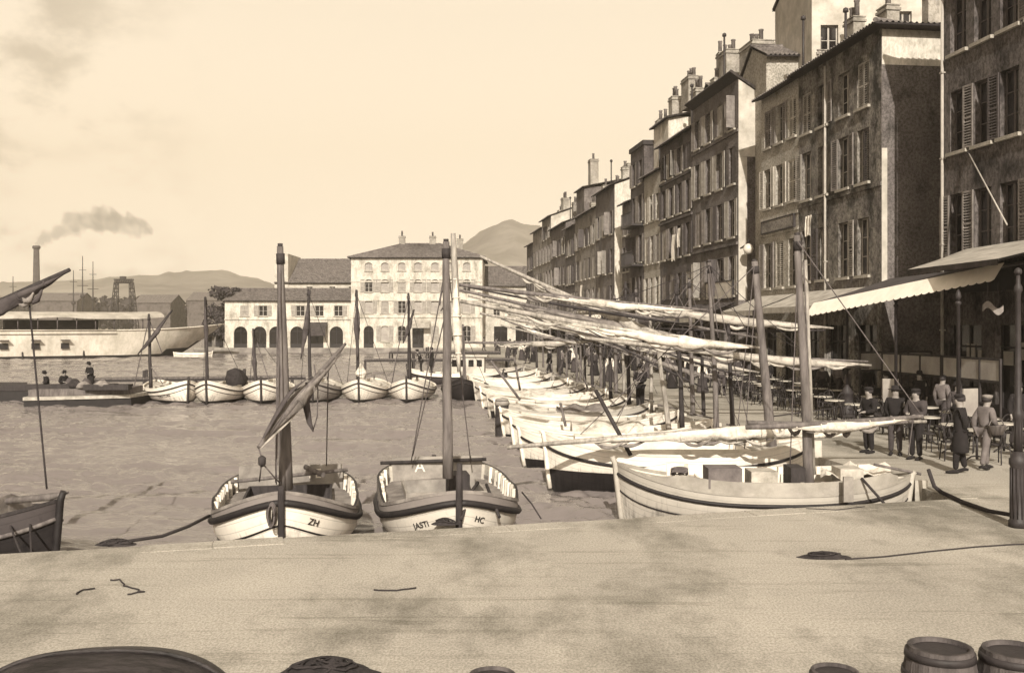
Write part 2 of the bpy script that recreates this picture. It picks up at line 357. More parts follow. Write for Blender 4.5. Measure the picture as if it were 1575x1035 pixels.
# hills
def hill(pts, Y, depth, seed):
    g = G(); rows = 14; xs = []
    n = 90
    x0, x1 = pts[0][0], pts[-1][0]
    idx = []
    for i in range(n+1):
        px = x0+(x1-x0)*i/n
        for a, b2 in zip(pts, pts[1:]):
            if a[0] <= px <= b2[0]:
                t = (px-a[0])/(b2[0]-a[0]); t = t*t*(3-2*t)*.5+t*.5
                py = a[1]+(b2[1]-a[1])*t; break
        H = max(0, ZP(py, Y)); X = XP(px, Y)
        rowi = []
        for j in range(rows+1):
            t = j/rows
            k = math.sin(min(1, t*1.25)*math.pi/2) if t < .8 else 1-(t-.8)*1.5
            nzv = noise.fractal(Vector((X*.006, (t*depth)*.006, seed)), .7, 2.0, 6)
            z = H*k*(1+.10*nzv*(1 if t < .75 else .25))+ (noise.noise(Vector((X*.05, t*9, seed)))*4*(t > .3))
            rowi.append(g.vert((X*(1+(t-.8)*depth/Y), Y-depth*.8+depth*t, max(-2, z) if 0 < j else -2)))
        idx.append(rowi)
    for i in range(n):
        for j in range(rows): g.face((idx[i][j], idx[i+1][j], idx[i+1][j+1], idx[i][j+1]), 0, True)
    return g
tag(hill([(-260, 452), (-100, 440), (60, 436), (150, 432), (215, 424), (285, 421), (330, 423), (390, 430), (450, 446), (560, 470)], 1500, 700, 3.1).build('hills', M['hill']), kind='structure')
tag(hill([(560, 470), (640, 425), (700, 388), (745, 362), (790, 351), (830, 358), (900, 372), (1000, 400), (1200, 470)], 1350, 700, 7.7).build('hills', M['hill']), kind='structure')

# air
g = G(); g.box(-1600, -260, -4.2, 1900, 2300, 420)
hz = g.build('haze', []); 
hm = bpy.data.materials.new('haze_air'); hm.use_nodes = True
for q in list(hm.node_tree.nodes):
    if q.type == 'BSDF_PRINCIPLED': hm.node_tree.nodes.remove(q)
pv = hm.node_tree.nodes.new('ShaderNodeVolumePrincipled'); pv.inputs['Color'].default_value = (1, .89, .72, 1); pv.inputs['Density'].default_value = .00048; pv.inputs['Anisotropy'].default_value = .1
hm.node_tree.links.new(pv.outputs[0], hm.node_tree.nodes['Material Output'].inputs['Volume'])
hz.data.materials.append(hm); tag(hz, kind='stuff')
# ---------------------------------------------------------------- houses
CACHE = {}
def win_meshes(w, h, style):
    k = (round(w, 2), round(h, 2), style)
    if k in CACHE: return CACHE[k]
    fm = M['frame'] if style != 'dark' else M['frame_d']
    g = G(); t = .06; y = -.2
    g.box(-w/2, y-.05, 0, -w/2+t, y, h); g.box(w/2-t, y-.05, 0, w/2, y, h)
    g.box(-w/2+t, y-.05, 0, w/2-t, y, t); g.box(-w/2+t, y-.05, h-t, w/2-t, y, h)
    g.box(-.045, y-.045, t, .045, y+.01, h-t)
    nb = 3 if h > 1.5 else 2
    for i in range(1, nb):
        z = h*i/nb
        for a, b in ((-w/2+t, -.045), (.045, w/2-t)): g.box(a, y-.04, z-.018, b, y-.005, z+.018)
    o = g.build('window', fm); me = o.data; bpy.data.objects.remove(o)
    g = G(); g.box(-w/2+.01, y-.035, .01, w/2-.01, y-.022, h-.01)
    o = g.build('pane', M['glass_p' if style == 'pale' else 'glass']); me2 = o.data; bpy.data.objects.remove(o)
    g = G(); g.box(-w/2-.12, -.1, -.12, w/2+.12, .12, -.003)
    o = g.build('sill', M['coping']); me3 = o.data; bpy.data.objects.remove(o)
    CACHE[k] = (me, me2, me3); return CACHE[k]
def shutter_mesh(w, h, mk, slats):
    k = ('s', round(w, 2), round(h, 2), mk, slats)
    if k in CACHE: return CACHE[k]
    g = G(); t = .07; d = .02           # hinge at x = 0, leaf runs to x = w
    g.box(0, -d, 0, t, d, h); g.box(w-t, -d, 0, w, d, h)
    for z in (0, h*.46, h-t): g.box(t, -d, z, w-t, d, z+t)
    if slats:
        n = int(h/.1)
        for i in range(n):
            z = t+(h-2*t)*(i+.5)/n
            if abs(z-h*.46-t/2) < t: continue
            g.obox(((w)/2, 0, z), ((w-2*t)/2, 0, 0), (0, .022, -.022), (0, .004, .004))
    else: g.box(t, -d*.5, t, w-t, d*.5, h-t)
    o = g.build('shutter', M[mk]); me = o.data; bpy.data.objects.remove(o)
    CACHE[k] = me; return me
def chimney(parent, x, y, z0, z1, w, d, pots=2, m='brick'):
    g = G(); g.box(x-w/2, y-d/2, z0, x+w/2, y+d/2, z1); g.box(x-w/2-.06, y-d/2-.06, z1-.22, x+w/2+.06, y+d/2+.06, z1-.1)
    g.box(x-w/2-.04, y-d/2-.04, z1+.002, x+w/2+.04, y+d/2+.04, z1+.06)
    o = g.build('chimney', M[m], parent)
    for i in range(pots):
        px = x if d > w else x-w/2+w*(i+.5)/pots; py = y-d/2+d*(i+.5)/pots if d > w else y
        q = G(); h = R.uniform(.5, .8); q.lathe([(.13, z1+.06), (.12, z1+h), (.15, z1+h+.03), (.15, z1+h+.1), (.1, z1+h+.1)], 10, 0, (px, py, 0))
        q.build('chimney_pot', M['tile'], o)
def tiles(g, a, b, c, d, per=.24, amp=.05, m=0):
    """corrugated sheet: a-b eave edge, d-c ridge edge"""
    a, b, c, d = map(Vector, (a, b, c, d)); W = (b-a).length; n = max(2, int(W/per))
    nn = (b-a).cross(d-a).normalized()
    if nn.z < 0: nn = -nn
    lo = []; hi = []; k = 4
    for i in range(n*k+1):
        t = i/(n*k); o = nn*(amp*math.cos(2*math.pi*i/k))
        lo.append(g.vert(a.lerp(b, t)+o)); hi.append(g.vert(d.lerp(c, t)+o))
    for i in range(n*k): g.face((lo[i], lo[i+1], hi[i+1], hi[i]), m, False)
    th = nn*-.09
    q = [g.vert(p+th) for p in (a, b, c, d)]; g.face(q, 1 if m == 0 else m)
    # eave board under the tile ends
    g.face([g.vert(p) for p in (a+th, b+th, b+nn*-.02, a+nn*-.02)], 1 if m == 0 else m)

def wall_openings(g, W, H, ops, depth=.22, m=0):
    """front wall in the plane y=0, 0..W by 0..H; ops = (x0,x1,z0,z1,arch)"""
    xs = sorted({0, W, *[o[0] for o in ops], *[o[1] for o in ops]}); zs = sorted({0, H, *[o[2] for o in ops], *[o[3] for o in ops]})
    for i in range(len(xs)-1):
        # merge vertical runs of cells
        j = 0
        while j < len(zs)-1:
            cx = (xs[i]+xs[i+1])/2
            def hole(jj):
                cz = (zs[jj]+zs[jj+1])/2
                return any(o[0] < cx < o[1] and o[2] < cz < o[3] for o in ops)
            if hole(j): j += 1; continue
            k = j
            while k < len(zs)-1 and not hole(k): k += 1
            g.poly([(xs[i], 0, zs[j]), (xs[i], 0, zs[k]), (xs[i+1], 0, zs[k]), (xs[i+1], 0, zs[j])], m); j = k
    for x0, x1, z0, z1, arch in ops:
        D = -depth
        if arch:
            r = (x1-x0)/2; cx = (x0+x1)/2; rz = min(r, arch); n = 10
            arc = [(cx-r*math.cos(math.pi*i/n), z1-rz+rz*math.sin(math.pi*i/n)) for i in range(n+1)]
            for (ax, az), (bx, bz) in zip(arc, arc[1:]):
                g.poly([(ax, 0, az), (ax, 0, z1), (bx, 0, z1), (bx, 0, bz)], m)
                g.poly([(ax, 0, az), (bx, 0, bz), (bx, D, bz), (ax, D, az)], m)
            zt = z1-rz
        else:
            zt = z1; g.poly([(x0, 0, z1), (x1, 0, z1), (x1, D, z1), (x0, D, z1)], m)
        g.poly([(x0, 0, z0), (x0, 0, zt), (x0, D, zt), (x0, D, z0)], m); g.poly([(x1, 0, z0), (x1, D, z0), (x1, D, zt), (x1, 0, zt)], m)
        if z0 > .01: g.poly([(x0, 0, z0), (x0, D, z0), (x1, D, z0), (x1, 0, z0)], m)

def house(label, origin, ang, W, H, D, wall, wins, shops=(), sh=('sh_m', 'sh_d', 'sh_m', 'sh_h'), roof='gable', slope=.36, over=.45, rm='tile', bands=(), shutters=True,
          slats=False, group='houses along the quay', name='quay_house', side=None, pipes=(), closed=.25, cat='house', wstyle='light', openf=.5, arch=0, noshut=None, shp=.94):
    root = empty(name, (origin[0], origin[1], 0), ang, label, cat, group)
    ops = [(u-w/2, u+w/2, z, z+h, arch and w*arch) for (u, w, z, h) in wins] + [(a, b, 0.0, h, ar) for (a, b, h, ar) in shops]
    g = G(); wall_openings(g, W, H, ops)
    ms = 1
    rise = slope*D/2 if roof == 'gable' else (slope*D if roof == 'shed' else 0)
    # gable/side walls and back
    for x in (0, W):
        if roof == 'gable': pts = [(x, 0, 0), (x, 0, H), (x, -D/2, H+rise), (x, -D, H), (x, -D, 0)]
        elif roof == 'shed': pts = [(x, 0, 0), (x, 0, H), (x, -D, H+rise), (x, -D, 0)]
        else: pts = [(x, 0, 0), (x, 0, H), (x, -D, H), (x, -D, 0)]
        g.poly(pts, ms)
    hb = H+rise if roof == 'shed' else H
    g.poly([(0, -D, 0), (W, -D, 0), (W, -D, hb), (0, -D, hb)], 0)
    for z, p in bands: g.box(-.02, -.0, z, W+.02, p, z+.16, 0)
    g.build('wall', [M[wall], M[side or wall]], root)
    g = G()
    if roof == 'gable':
        e = over
        tiles(g, (-.12, e, H-e*slope+.12), (W+.12, e, H-e*slope+.12), (W+.12, -D/2, H+rise+.12), (-.12, -D/2, H+rise+.12))
        tiles(g, (-.12, -D-e*.5, H-e*.5*slope+.12), (W+.12, -D-e*.5, H-e*.5*slope+.12), (W+.12, -D/2, H+rise+.12), (-.12, -D/2, H+rise+.12))
        g.tube([(-.14, -D/2, H+rise+.13), (W+.14, -D/2, H+rise+.13)], .11, 8)
    elif roof == 'shed':
        e = over; s = slope
        if s >= 0: tiles(g, (-.1, e, H-e*s+.12), (W+.1, e, H-e*s+.12), (W+.1, -D, H+rise+.12), (-.1, -D, H+rise+.12))
        else: tiles(g, (-.1, -D-.3, H+s*(D+.3)+.12), (W+.1, -D-.3, H+s*(D+.3)+.12), (W+.1, e, H-s*e+.12), (-.1, e, H-s*e+.12))
    elif roof in ('hip', 'hip_end'):
        e = over; z0 = H+.08; zr = H+slope*(D/2+e); a = D/2
        we = W+e if roof == 'hip' else W+.1; qx = W-a if roof == 'hip' else W+.1
        A, B, C_, D_ = (-e, e, z0), (we, e, z0), (we, -D-e, z0), (-e, -D-e, z0); p, q = (a, -D/2, zr), (qx, -D/2, zr)
        tiles(g, A, B, q, p); tiles(g, C_, D_, p, q); tiles(g, D_, A, p, (p[0]-.01, p[1], p[2]))
        if roof == 'hip': tiles(g, B, C_, q, (q[0]+.01, q[1], q[2]))
        g.poly([(x, y, z-.1) for x, y, z in (A, D_, C_, B)], 1)
        for s_, t_ in ((A, p), (D_, p), (p, q)): g.tube([Vector(s_)+Vector((0, 0, .05)), Vector(t_)+Vector((0, 0, .05))], .1, 6)
        if roof == 'hip':
            for s_ in (B, C_): g.tube([Vector(s_)+Vector((0, 0, .05)), Vector(q)+Vector((0, 0, .05))], .1, 6)
        pass
    else:
        g.box(-.12, -D, H, W+.12, .12, H+.35, 1)
    rf = g.build('roof', [M[rm], M['wood_d']], root)
    # windows
    for (u, w, z, h) in wins:
        top_ = noshut is not None and z > noshut
        fr, pn, sl = win_meshes(w, h, 'pale' if top_ or (noshut and R.random() < .3) else wstyle)
        o = link('window', fr, root); o.location = (u, 0, z)
        link('pane', pn, o)
        link('sill', sl, o)
        if shutters and not top_:
            mk = R.choice(sh); cl = R.random() < closed
            for s_ in (-1, 1):
                if R.random() > shp: continue
                me = shutter_mesh(w/2+.02, h, mk, slats); s = link('shutter', me, root)
                if cl: s.location = (u+s_*w/2, .0-.05, z); s.rotation_euler = (0, 0, 0 if s_ < 0 else math.pi)
                else:
                    a = math.pi-R.choice([.08, .08, .1, R.uniform(.2, 1.4)*openf*2 if R.random() < openf else .1])
                    s.location = (u+s_*(w/2+.02), .035, z); s.rotation_euler = (0, 0, a if s_ < 0 else math.pi-a)
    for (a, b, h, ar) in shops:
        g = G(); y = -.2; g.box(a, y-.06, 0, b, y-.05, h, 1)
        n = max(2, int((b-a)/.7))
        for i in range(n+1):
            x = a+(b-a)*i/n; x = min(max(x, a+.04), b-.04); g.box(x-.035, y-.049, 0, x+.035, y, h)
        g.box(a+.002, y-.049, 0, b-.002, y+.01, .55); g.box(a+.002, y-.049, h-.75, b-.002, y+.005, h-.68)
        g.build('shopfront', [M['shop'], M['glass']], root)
    for u in pipes:
        g = G(); g.tube([(u, .09, .2), (u, .09, H-.25)], .055, 8)
        for z in (3, 6, 9, 12):
            if z < H-1: g.box(u-.08, .0, z, u+.08, .155, z+.05)
        g.build('downpipe', M['frame'], root)
    return root, rf
ANG = math.atan2(.9925, -.1226)
def fac(Y): return (19.42-.1236*Y, Y)
def row(Y0, Y1, n, w, floors, wob=0):
    W = (Y1-Y0)/.9925; out = []
    for z, h in floors:
        for i in range(n): out.append(((i+.5)*W/n, w, z, h))
    return out
def shops(W, n, h=3.2):
    p = W/n; return [(i*p+p*.14, (i+1)*p-p*.14, h, 0) for i in range(n)]
def fh(label, Y0, Y1, H, D, wall, wins, ns, **k):
    W = (Y1-Y0)/.9925
    return house(label, fac(Y0), ANG, W, H, D, wall, wins, shops(W, ns), **k)
def transoms(root, W, n, h, Y0):
    p = W/n
    for i in range(n):
        for j in range(3):
            if R.random() < .25: continue
            x0 = i*p+p*.14; w = p*.72; g = G(); zt = h*R.choice([.60, .66]); g.box(x0+w*(j+.12)/3, -.247, zt, x0+w*(j+.86)/3, -.215, min(h*.83, zt+R.choice([.45, .6, .75]))); g.build('curtain', M['glass_p'], root)
def U(px, Y0): return (29383/(px-600)-Y0)/.9925

# nearest house at the right edge
wn = []
for px in (1473, 1511, 1552, 1598, 1655): wn += [(U(px, 24.0), .95, z, 2.1) for z in (5.6, 9.15, 12.55)]
r1, rf = fh('sooty grey house at the right edge, nearest to the viewer, rising out of the picture', 24.0, 34.6, 16.0, 10, 'pl_f', wn, 4, sh=('sh_d', 'sh_m'), slats=True, over=.5, bands=((5.1, .06),), wstyle='dark', openf=.2, closed=.3, pipes=(10.55,), roof='hip', slope=.3, shp=.45)
chimney(rf, 6, -5, 16.5, 19.5, 1.2, .7)
transoms(r1, 10.6/.9925, 4, 3.2, 24)
# mottled house beyond the side street
wn = []
for px in (1327, 1297, 1265, 1240): wn += [(U(px, 38.9), 1.0, z, h) for z, h in ((5.25, 2.35), (9.05, 2.2), (12.15, 1.85))]
r2, rf2 = fh('mottled stained house with a tiled eave and a painted sunlit top on its side wall', 38.9, 46.8, 14.95, 7.5, 'pl_a', wn, 3, sh=('sh_m', 'sh_h', 'sh_d'), slats=True, over=.55, slope=.30, bands=((8.72, .05),), pipes=(4.9,), side='pl_c', openf=.35, closed=.3, roof='hip_end', shp=.55)  # side wall darker than the front, standing in for the neighbour's shadow
g = G(); g.box(-.004, -4.6, 13.5, -.0005, -.02, 14.9); g.build('limewash_panel', M['lime'], r2)  # sunlight painted on as a pale panel above the shadow edge
g = G(); g.box(-.006, -.24, 4.4, -.0005, -.01, 10.2); g.build('corner_strip', M['lime2'], r2)  # sunlit corner painted on as a pale strip
chimney(rf2, 5.5, -3.2, 15.3, 17.6, .9, .6, 1)
wn = []
W = (51.5-46.8)/.9925
for u in (.75, 2.3, 3.85): wn += [(u, .92, z, h) for z, h in ((5.1, 2.3), (9.2, 2.0), (12.3, 1.9))]
r3, rf3 = fh('narrow lighter plastered house with pale shutters joined to the mottled house', 46.82, 51.5, 14.95, 7.5, 'pl_e', wn, 2, sh=('sh_l', 'sh_l', 'sh_m'), slats=True, over=.5, slope=.30, bands=((8.55, .06), (7.75, .05)), openf=.4, closed=.5)
# tall house with a painted sunlit top on its side wall
fl = ((4.9, 2.2), (8.2, 2.1), (11.2, 2.1), (14.3, 1.8))
r4, rf4 = fh('tall narrow-windowed house with a painted sunlit top on its side wall and roof sloping away from the quay', 54.9, 63.2, 16.95, 6, 'pl_c', row(54.9, 63.2, 4, 1.0, fl), 3, sh=('sh_m', 'sh_h', 'sh_d'), roof='shed', slope=-.62, over=.5, bands=((14.0, .08), (7.7, .14)), side='pl_c', openf=.6)
g = G(); g.poly([(-.005, -.01, 12.6), (-.005, -5.9, 12.6), (-.005, -5.9, 13.25), (-.005, -.01, 16.9)]); g.build('limewash_panel', M['lime2'], r4)  # sunlit upper wall painted on in pale colour; brown below stands for shade
g = G(); g.box(-.006, -.5, 4.6, -.0005, -.01, 12.59); g.build('corner_strip', M['lime2'], r4)  # strip of sun down the corner, put in as paler colour
chimney(rf4, 3.0, -2.2, 14.5, 19.7, 2.2, 1.3, 3); chimney(rf4, 6.4, -2.0, 14.5, 20.2, 1.4, 1.4, 1)
fl = ((4.6, 2.1), (7.8, 2.1), (10.7, 2.0), (13.4, 1.7))
r5, rf5 = fh('four-storey brown house with cornice bands, right of the light narrow house', 63.22, 70.8, 15.9, 8, 'pl_d', row(63.22, 70.8, 4, 1.0, fl), 3, sh=('sh_m', 'sh_d', 'sh_h'), bands=((10.3, .12), (13.1, .1), (4.2, .15)), openf=.6)
r6, rf6 = fh('light narrow house with a whitewashed attic standing up behind its eave', 70.82, 75.3, 14.4, 8, 'pl_e', row(70.82, 75.3, 3, .9, ((4.6, 2.1), (7.8, 2.0), (10.9, 1.9))), 2, sh=('sh_m', 'sh_l'), openf=.4)
g = G(); g.box(.3, -6.5, 14.2, 4.3, -.7, 18.3); q = g.build('attic', M['lime'], r6)
g = G(); tiles(g, (-.0, -.4, 18.2), (4.6, -.4, 18.2), (4.6, -6.9, 19.6), (0, -6.9, 19.6)); g.build('attic_roof', [M['tile'], M['wood_d']], q)
chimney(rf6, .9, -2.6, 19.0, 21.2, 1.8, 1.0, 3); chimney(rf6, 3.6, -2.2, 18.8, 20.4, 1.0, .8, 3)
r7, rf7 = fh('dark tower-like house with iron balconies, taller than its neighbours', 75.32, 79.5, 17.0, 7, 'pl_d', row(75.32, 79.5, 2, 1.0, ((4.8, 2.2), (8.1, 2.1), (11.2, 2.1), (14.2, 1.8))), 1, sh=('sh_d', 'sh_m'), roof='flat')
for z in (4.6, 7.9, 11.0):
    g = G(); g.box(.3, .002, z-.15, 3.9, .9, z)
    for i in range(19): x = .33+3.54*i/18; g.box(x-.015, .86, z, x+.015, .89, z+.95)
    g.box(.3, .85, z+.95, 3.9, .9, z+1.0); g.build('balcony', M['iron'], r7)
r8, rf8 = fh('low stained house between the dark tower-like house and the white side wall', 79.52, 82.4, 13.2, 7, 'pl_c', row(79.52, 82.4, 2, .9, ((4.6, 2.0), (7.6, 2.0), (10.6, 1.7))), 1)
r9, rf9 = fh('house with a tall bright white side wall facing the harbour mouth', 85.2, 93, 15.4, 7, 'pl_c', row(85.2, 93, 3, 1.0, ((4.6, 2.1), (7.8, 2.1), (11.2, 2.0))), 3, side='lime')
chimney(rf9, 2.0, -3, 16.0, 18.6, 1.6, .8, 2); chimney(rf9, 5.5, -2.6, 16.0, 17.9, 2.6, .8, 0)
r10, rf10 = fh('long grey house halfway down the quay with a pale window bay', 93.02, 103.5, 14.3, 8, 'pl_b', row(93.02, 103.5, 5, 1.0, ((4.6, 2.1), (7.8, 2.0), (11.0, 1.8))), 4)
r11, rf11 = fh('narrow dark house right of the house with the rooftop room', 103.52, 109, 13.7, 8, 'pl_d', row(103.52, 109, 3, .9, ((4.6, 2.0), (7.6, 2.0), (10.7, 1.7))), 2)
r12, rf12 = fh('house carrying a sooty rooftop room and a tall chimney', 109.02, 119, 14.6, 8, 'pl_c', row(109.02, 119, 4, 1.0, ((4.6, 2.1), (7.8, 2.0), (11.2, 1.8))), 3)
g = G(); g.box(-1.5, -6.5, 14.8, 3.0, -1.8, 18.4); q = g.build('attic', M['pl_c'], r12)
g = G(); tiles(g, (-1.8, -1.5, 18.3), (3.3, -1.5, 18.3), (3.3, -6.8, 19.4), (-1.8, -6.8, 19.4)); g.build('attic_roof', [M['tile'], M['wood_d']], q)
chimney(rf12, -.6, -3.0, 18.6, 21.4, 1.3, .9, 1)
r13, rf13 = fh('tall far house with a white edge strip, third from the far end of the row', 119.02, 126, 16.4, 7, 'pl_b', row(119.02, 126, 3, 1.0, ((4.6, 2.1), (7.8, 2.1), (11.0, 2.0), (13.9, 1.6))), 2, side='lime2')
r14, rf14 = fh('plain grey house, second from the far end of the row', 126.02, 134, 15.6, 7, 'pl_b', row(126.02, 134, 3, 1.0, ((4.6, 2.1), (7.8, 2.1), (11.0, 2.0))), 2)
chimney(rf14, 3, -3, 16, 18.2, 1.3, .8, 2)
r15, rf15 = fh('dark corner house closing the far end of the row', 134.02, 140, 14.3, 9, 'pl_d', row(134.02, 140, 3, 1.0, ((4.6, 2.0), (7.6, 2.0), (10.8, 1.8))), 2)

# set-back pale house rising behind the mottled one
def rear(label, X0, X1, Y, D, z1, wall, wins, sl=.3):
    return house(label, (X1, Y), math.pi, X1-X0, z1, D, wall, wins, (), roof='gable', slope=sl, shutters=False, group='houses rising behind the quay row', name='rear_house')
b1, rb1 = rear('pale house with a small window rising behind the mottled house', 15.3, 25, 50.2, 7, 21.5, 'lime2', [(8.8, .9, 17.0, 1.5), (5.0, .8, 17.6, 1.6), (2.2, .8, 17.6, 1.6)])
chimney(rb1, 7.4, -1.2, 21, 23.5, .8, .8, 1)
b2, rb2 = rear('grey rear house topping the roofs behind the narrow lighter house', 13.6, 20, 52.6, 6, 17.6, 'pl_e', [(4.3, .8, 15.6, 1.2)], .4)
b3, rb3 = rear('light rear attic house behind the tall house with chimneys', 13.4, 21, 64.5, 6, 18.4, 'lime2', [(5.6, .8, 16.4, 1.3), (3.0, .8, 16.4, 1.3)], .4)
chimney(rb3, 6.6, -2, 18, 21.5, 1.0, .9, 3)
chimney(rb3, 4.4, -2, 18, 20.8, 1.2, .9, 2)

for rf_, specs_ in ((rf2, ((1.6, -3.0, 15.6, 17.0, .5, .5, 1),)), (rf3, ((1.2, -3.4, 15.4, 18.2, 1.0, .6, 2), (3.4, -2.6, 15.4, 17.2, .6, .5, 1))), (rf4, ((1.2, -1.6, 15.5, 18.4, .7, .6, 2), (7.6, -1.4, 15.5, 18.8, .8, .7, 2))), (rf5, ((1.2, -2.6, 16.2, 19.0, .8, .8, 2), (3.4, -2.2, 16.2, 18.0, .7, .6, 1), (6.2, -2.4, 16.2, 19.8, 1.2, .8, 3))),
        (rf7, ((1.0, -1.6, 17.2, 19.0, .7, .7, 1), (3.2, -2.4, 17.2, 19.6, .6, .8, 2))), (rf9, ((3.6, -1.8, 15.8, 17.4, .6, .6, 1),)), (rf10, ((2.2, -2.6, 15, 17.0, .9, .7, 2), (7.4, -2.6, 15, 17.4, .8, .7, 1))), (rf11, ((2.8, -2.6, 14.4, 16.4, .8, .7, 2),)), (rf12, ((6.8, -2.4, 15.2, 17.6, .9, .7, 2),)), (rf13, ((2.2, -2.2, 17, 18.8, .8, .7, 1), (5.2, -2.6, 17, 19.2, .8, .8, 2)))):
    for q in specs_: chimney(rf_, *q, m=R.choice(['brick', 'pl_b', 'pl_e']))
for rf_, u, y, z0, z1 in ((rf3, 2.2, -1.2, 15.2, 18.4), (rf4, 5.2, -1.0, 16.2, 20.8), (rf5, 4.6, -1.4, 16.2, 19.6), (rf2, 6.4, -1.6, 15.2, 17.6), (rf6, 1.6, -.4, 14.6, 16.2), (rf9, 6.6, -1.2, 15.6, 18.4), (rf12, 4.8, -1.4, 15, 17.8)):
    g = G(); g.tube([(u, y, z0), (u, y, z1)], .06, 6); g.lathe([(.03, z1), (.14, z1+.05), (.12, z1+.2), (.02, z1+.26)], 8, 0, (u, y, 0)); g.build('stove_pipe', M['iron'], rf_)

# ---------------------------------------------------------------- buildings across the far quay
X0, X1 = XP(540, 138), XP(742, 138); W = X1-X0
cols = [(1-(px-540)/202)*W for px in (567, 592, 618, 643, 669, 694, 718)]
wn = [(u, 1.0, ZP(416, 138), 1.1) for u in cols]
wins2 = []
main, rfm = house('large four-storey white hotel with shuttered windows and a hipped roof across the harbour', (X1, 138), math.pi, W, ZP(397, 138), 13, 'lime',
    [(u, 1.05, ZP(416.5, 138), 1.15) for u in cols] + [(u, 1.1, ZP(449, 138), 1.75) for u in cols] + [(u, 1.1, ZP(482, 138), 1.85) for u in cols] + [(u, 1.15, .9, 2.2) for k, u in enumerate(cols) if k not in (0, 3)],
    [(cols[0]-.7, cols[0]+.7, 3.1, .7), (cols[3]-.8, cols[3]+.8, 3.0, 0)], roof='hip', slope=.36, bands=((ZP(434, 138), .1), (ZP(463, 138), .1), (ZP(489, 138), .12)), sh=('sh_h',), group='buildings on the far quay', name='harbour_hotel', cat='building', openf=.05, closed=.2, arch=.32, noshut=ZP(416.5, 138)-.01)
for u, z in ((3.5, 14.6), (7.5, 15), (12, 15)): chimney(rfm, u, -6.5, 13.6, z+1.2, .9, .6, 1)
X0l, X1l = XP(347, 139), X0-.05; W = X1l-X0l
def ul(px): return (1-(px-347)/(540-347))*W
low, rfl = house('long low two-storey white building with arched doorways across the harbour', (X1l, 138.6), math.pi, W, ZP(462, 138.6), 10, 'lime',
    [(ul(px), 1.2, ZP(486, 138.6), 1.45) for px in (377, 405, 462, 491, 520)],
    [(ul(px)-.95, ul(px)+.95, ZP(502, 138.6), .95) for px in (371, 400, 425, 457, 487, 517)], roof='gable', slope=.34, bands=((ZP(492, 138.6), .14),), sh=('sh_h',), group='buildings on the far quay', name='customs_building', cat='building', openf=.1, closed=.15)
bk, rbk = house('big plain hall with a broad tiled roof behind the low arcaded building', (X0-.2, 152), math.pi, 13.8, ZP(434, 152), 15, 'lime2',
    [(u, .9, ZP(442, 152)-.8, .9) for u in (2, 5, 8.5)], (), roof='gable', slope=.52, group='buildings on the far quay', name='harbour_hall', cat='building', shutters=False)
g = G(); g.box(11.8, -9, 8, 13.9, .1, 14.2); g.build('end_tower', M['lime2'], bk)
rw, rrw = house('low wing with a wide tiled roof right of the white hotel', (XP(824, 146), 146), math.pi, XP(824, 146)-XP(743, 146), ZP(439, 146), 12, 'lime', [(u, 1, 4.6, 1.6) for u in (1.4, 3.6, 5.8)], [(1, 3, 3, 0), (4.2, 6.2, 3, 0)], roof='gable', slope=.5, group='buildings on the far quay', name='harbour_wing', cat='building', shutters=False)
# awning over an arcade door and the hotel's entrance canopy
def aw(name, label, pts, mats, thick=.03, val=.25, group='shop awnings', scal=False, mi=(0, 1), tilt=0):
    a, b, c, d = [Vector(p) for p in pts]           # a-b front edge, d-c back edge at the wall
    g = G(); n = 12; cols_ = []
    for i in range(n+1):
        t = i/n; p = a.lerp(b, t); q = d.lerp(c, t); md = p.lerp(q, .5)-Vector((0, 0, .05*(.5+.5*math.sin(t*19))))
        cols_.append([g.vert(x) for x in (p, md, q)]+[g.vert(x-Vector((0, 0, thick))) for x in (p, md, q)])
    for i in range(n):
        A, B = cols_[i], cols_[i+1]
        for j in range(2):
            g.face((A[j], B[j], B[j+1], A[j+1]), 0, True); g.face((A[j+3], A[j+4], B[j+4], B[j+3]), 0, True)
    r = empty(name, tuple(a), 0, label, 'awning', group); inv = mtx(r).inverted()
    g.build('canvas', M[mats[mi[0]]], r, inv)
    g = G(); L = (b-a).length; k = max(4, int(L/.30)); dn = (b-a).normalized(); nn = dn.cross(Vector((0, 0, 1)))*.008
    off = -nn.normalized()*.012 if nn.length else Vector()
    top = []
    m_ = k*6
    for i in range(m_):
        t0, t1 = i/m_, (i+1)/m_
        def h(t): return val+.055*abs(math.sin(math.pi*k*t))**.6 if scal else val
        p, q = a.lerp(b, t0)+off, a.lerp(b, t1)+off; ow = Vector((-dn.y, dn.x, 0))*tilt*(1 if dn.y > 0 else 1)
        z0, z1 = Vector((0, 0, -h(t0)))+ow*h(t0), Vector((0, 0, -h(t1)))+ow*h(t1)
        ids = [g.vert(x) for x in (p-nn, q-nn, q-nn+z1, p-nn+z0, p+nn, q+nn, q+nn+z1, p+nn+z0)]
        for f in ((0, 1, 2, 3), (5, 4, 7, 6), (3, 2, 6, 7), (1, 0, 4, 5)): g.face([ids[j] for j in f], 0)
    g.build('valance', M[mats[mi[1]]], r, inv)
    g = G()
    for t in (0.02, .98):
        p = a.lerp(b, t); q = d.lerp(c, t); g.tube([p-Vector((0, 0, .05)), q-Vector((0, 0, .05))], .025, 6)
    g.build('awning_rod', M['iron'], r, inv)
    return r
def fpt(Y, out, z):
    x, y = fac(Y); return (x-.9925*out, y-.1226*out, z)
Z = 3.5
p = lambda px, out, z: (XP(px, 138.6), 138.6-out, z)
aw('door_awning', 'dark lowered awning over an arched door of the low building', [p(474, 1.6, 2.6), p(504, 1.6, 2.6), p(504, .05, 3.6), p(474, .05, 3.6)], ('awn_g', 'awn_g'), val=.9)
p = lambda px, out, z: (XP(px, 138), 138-out, z)
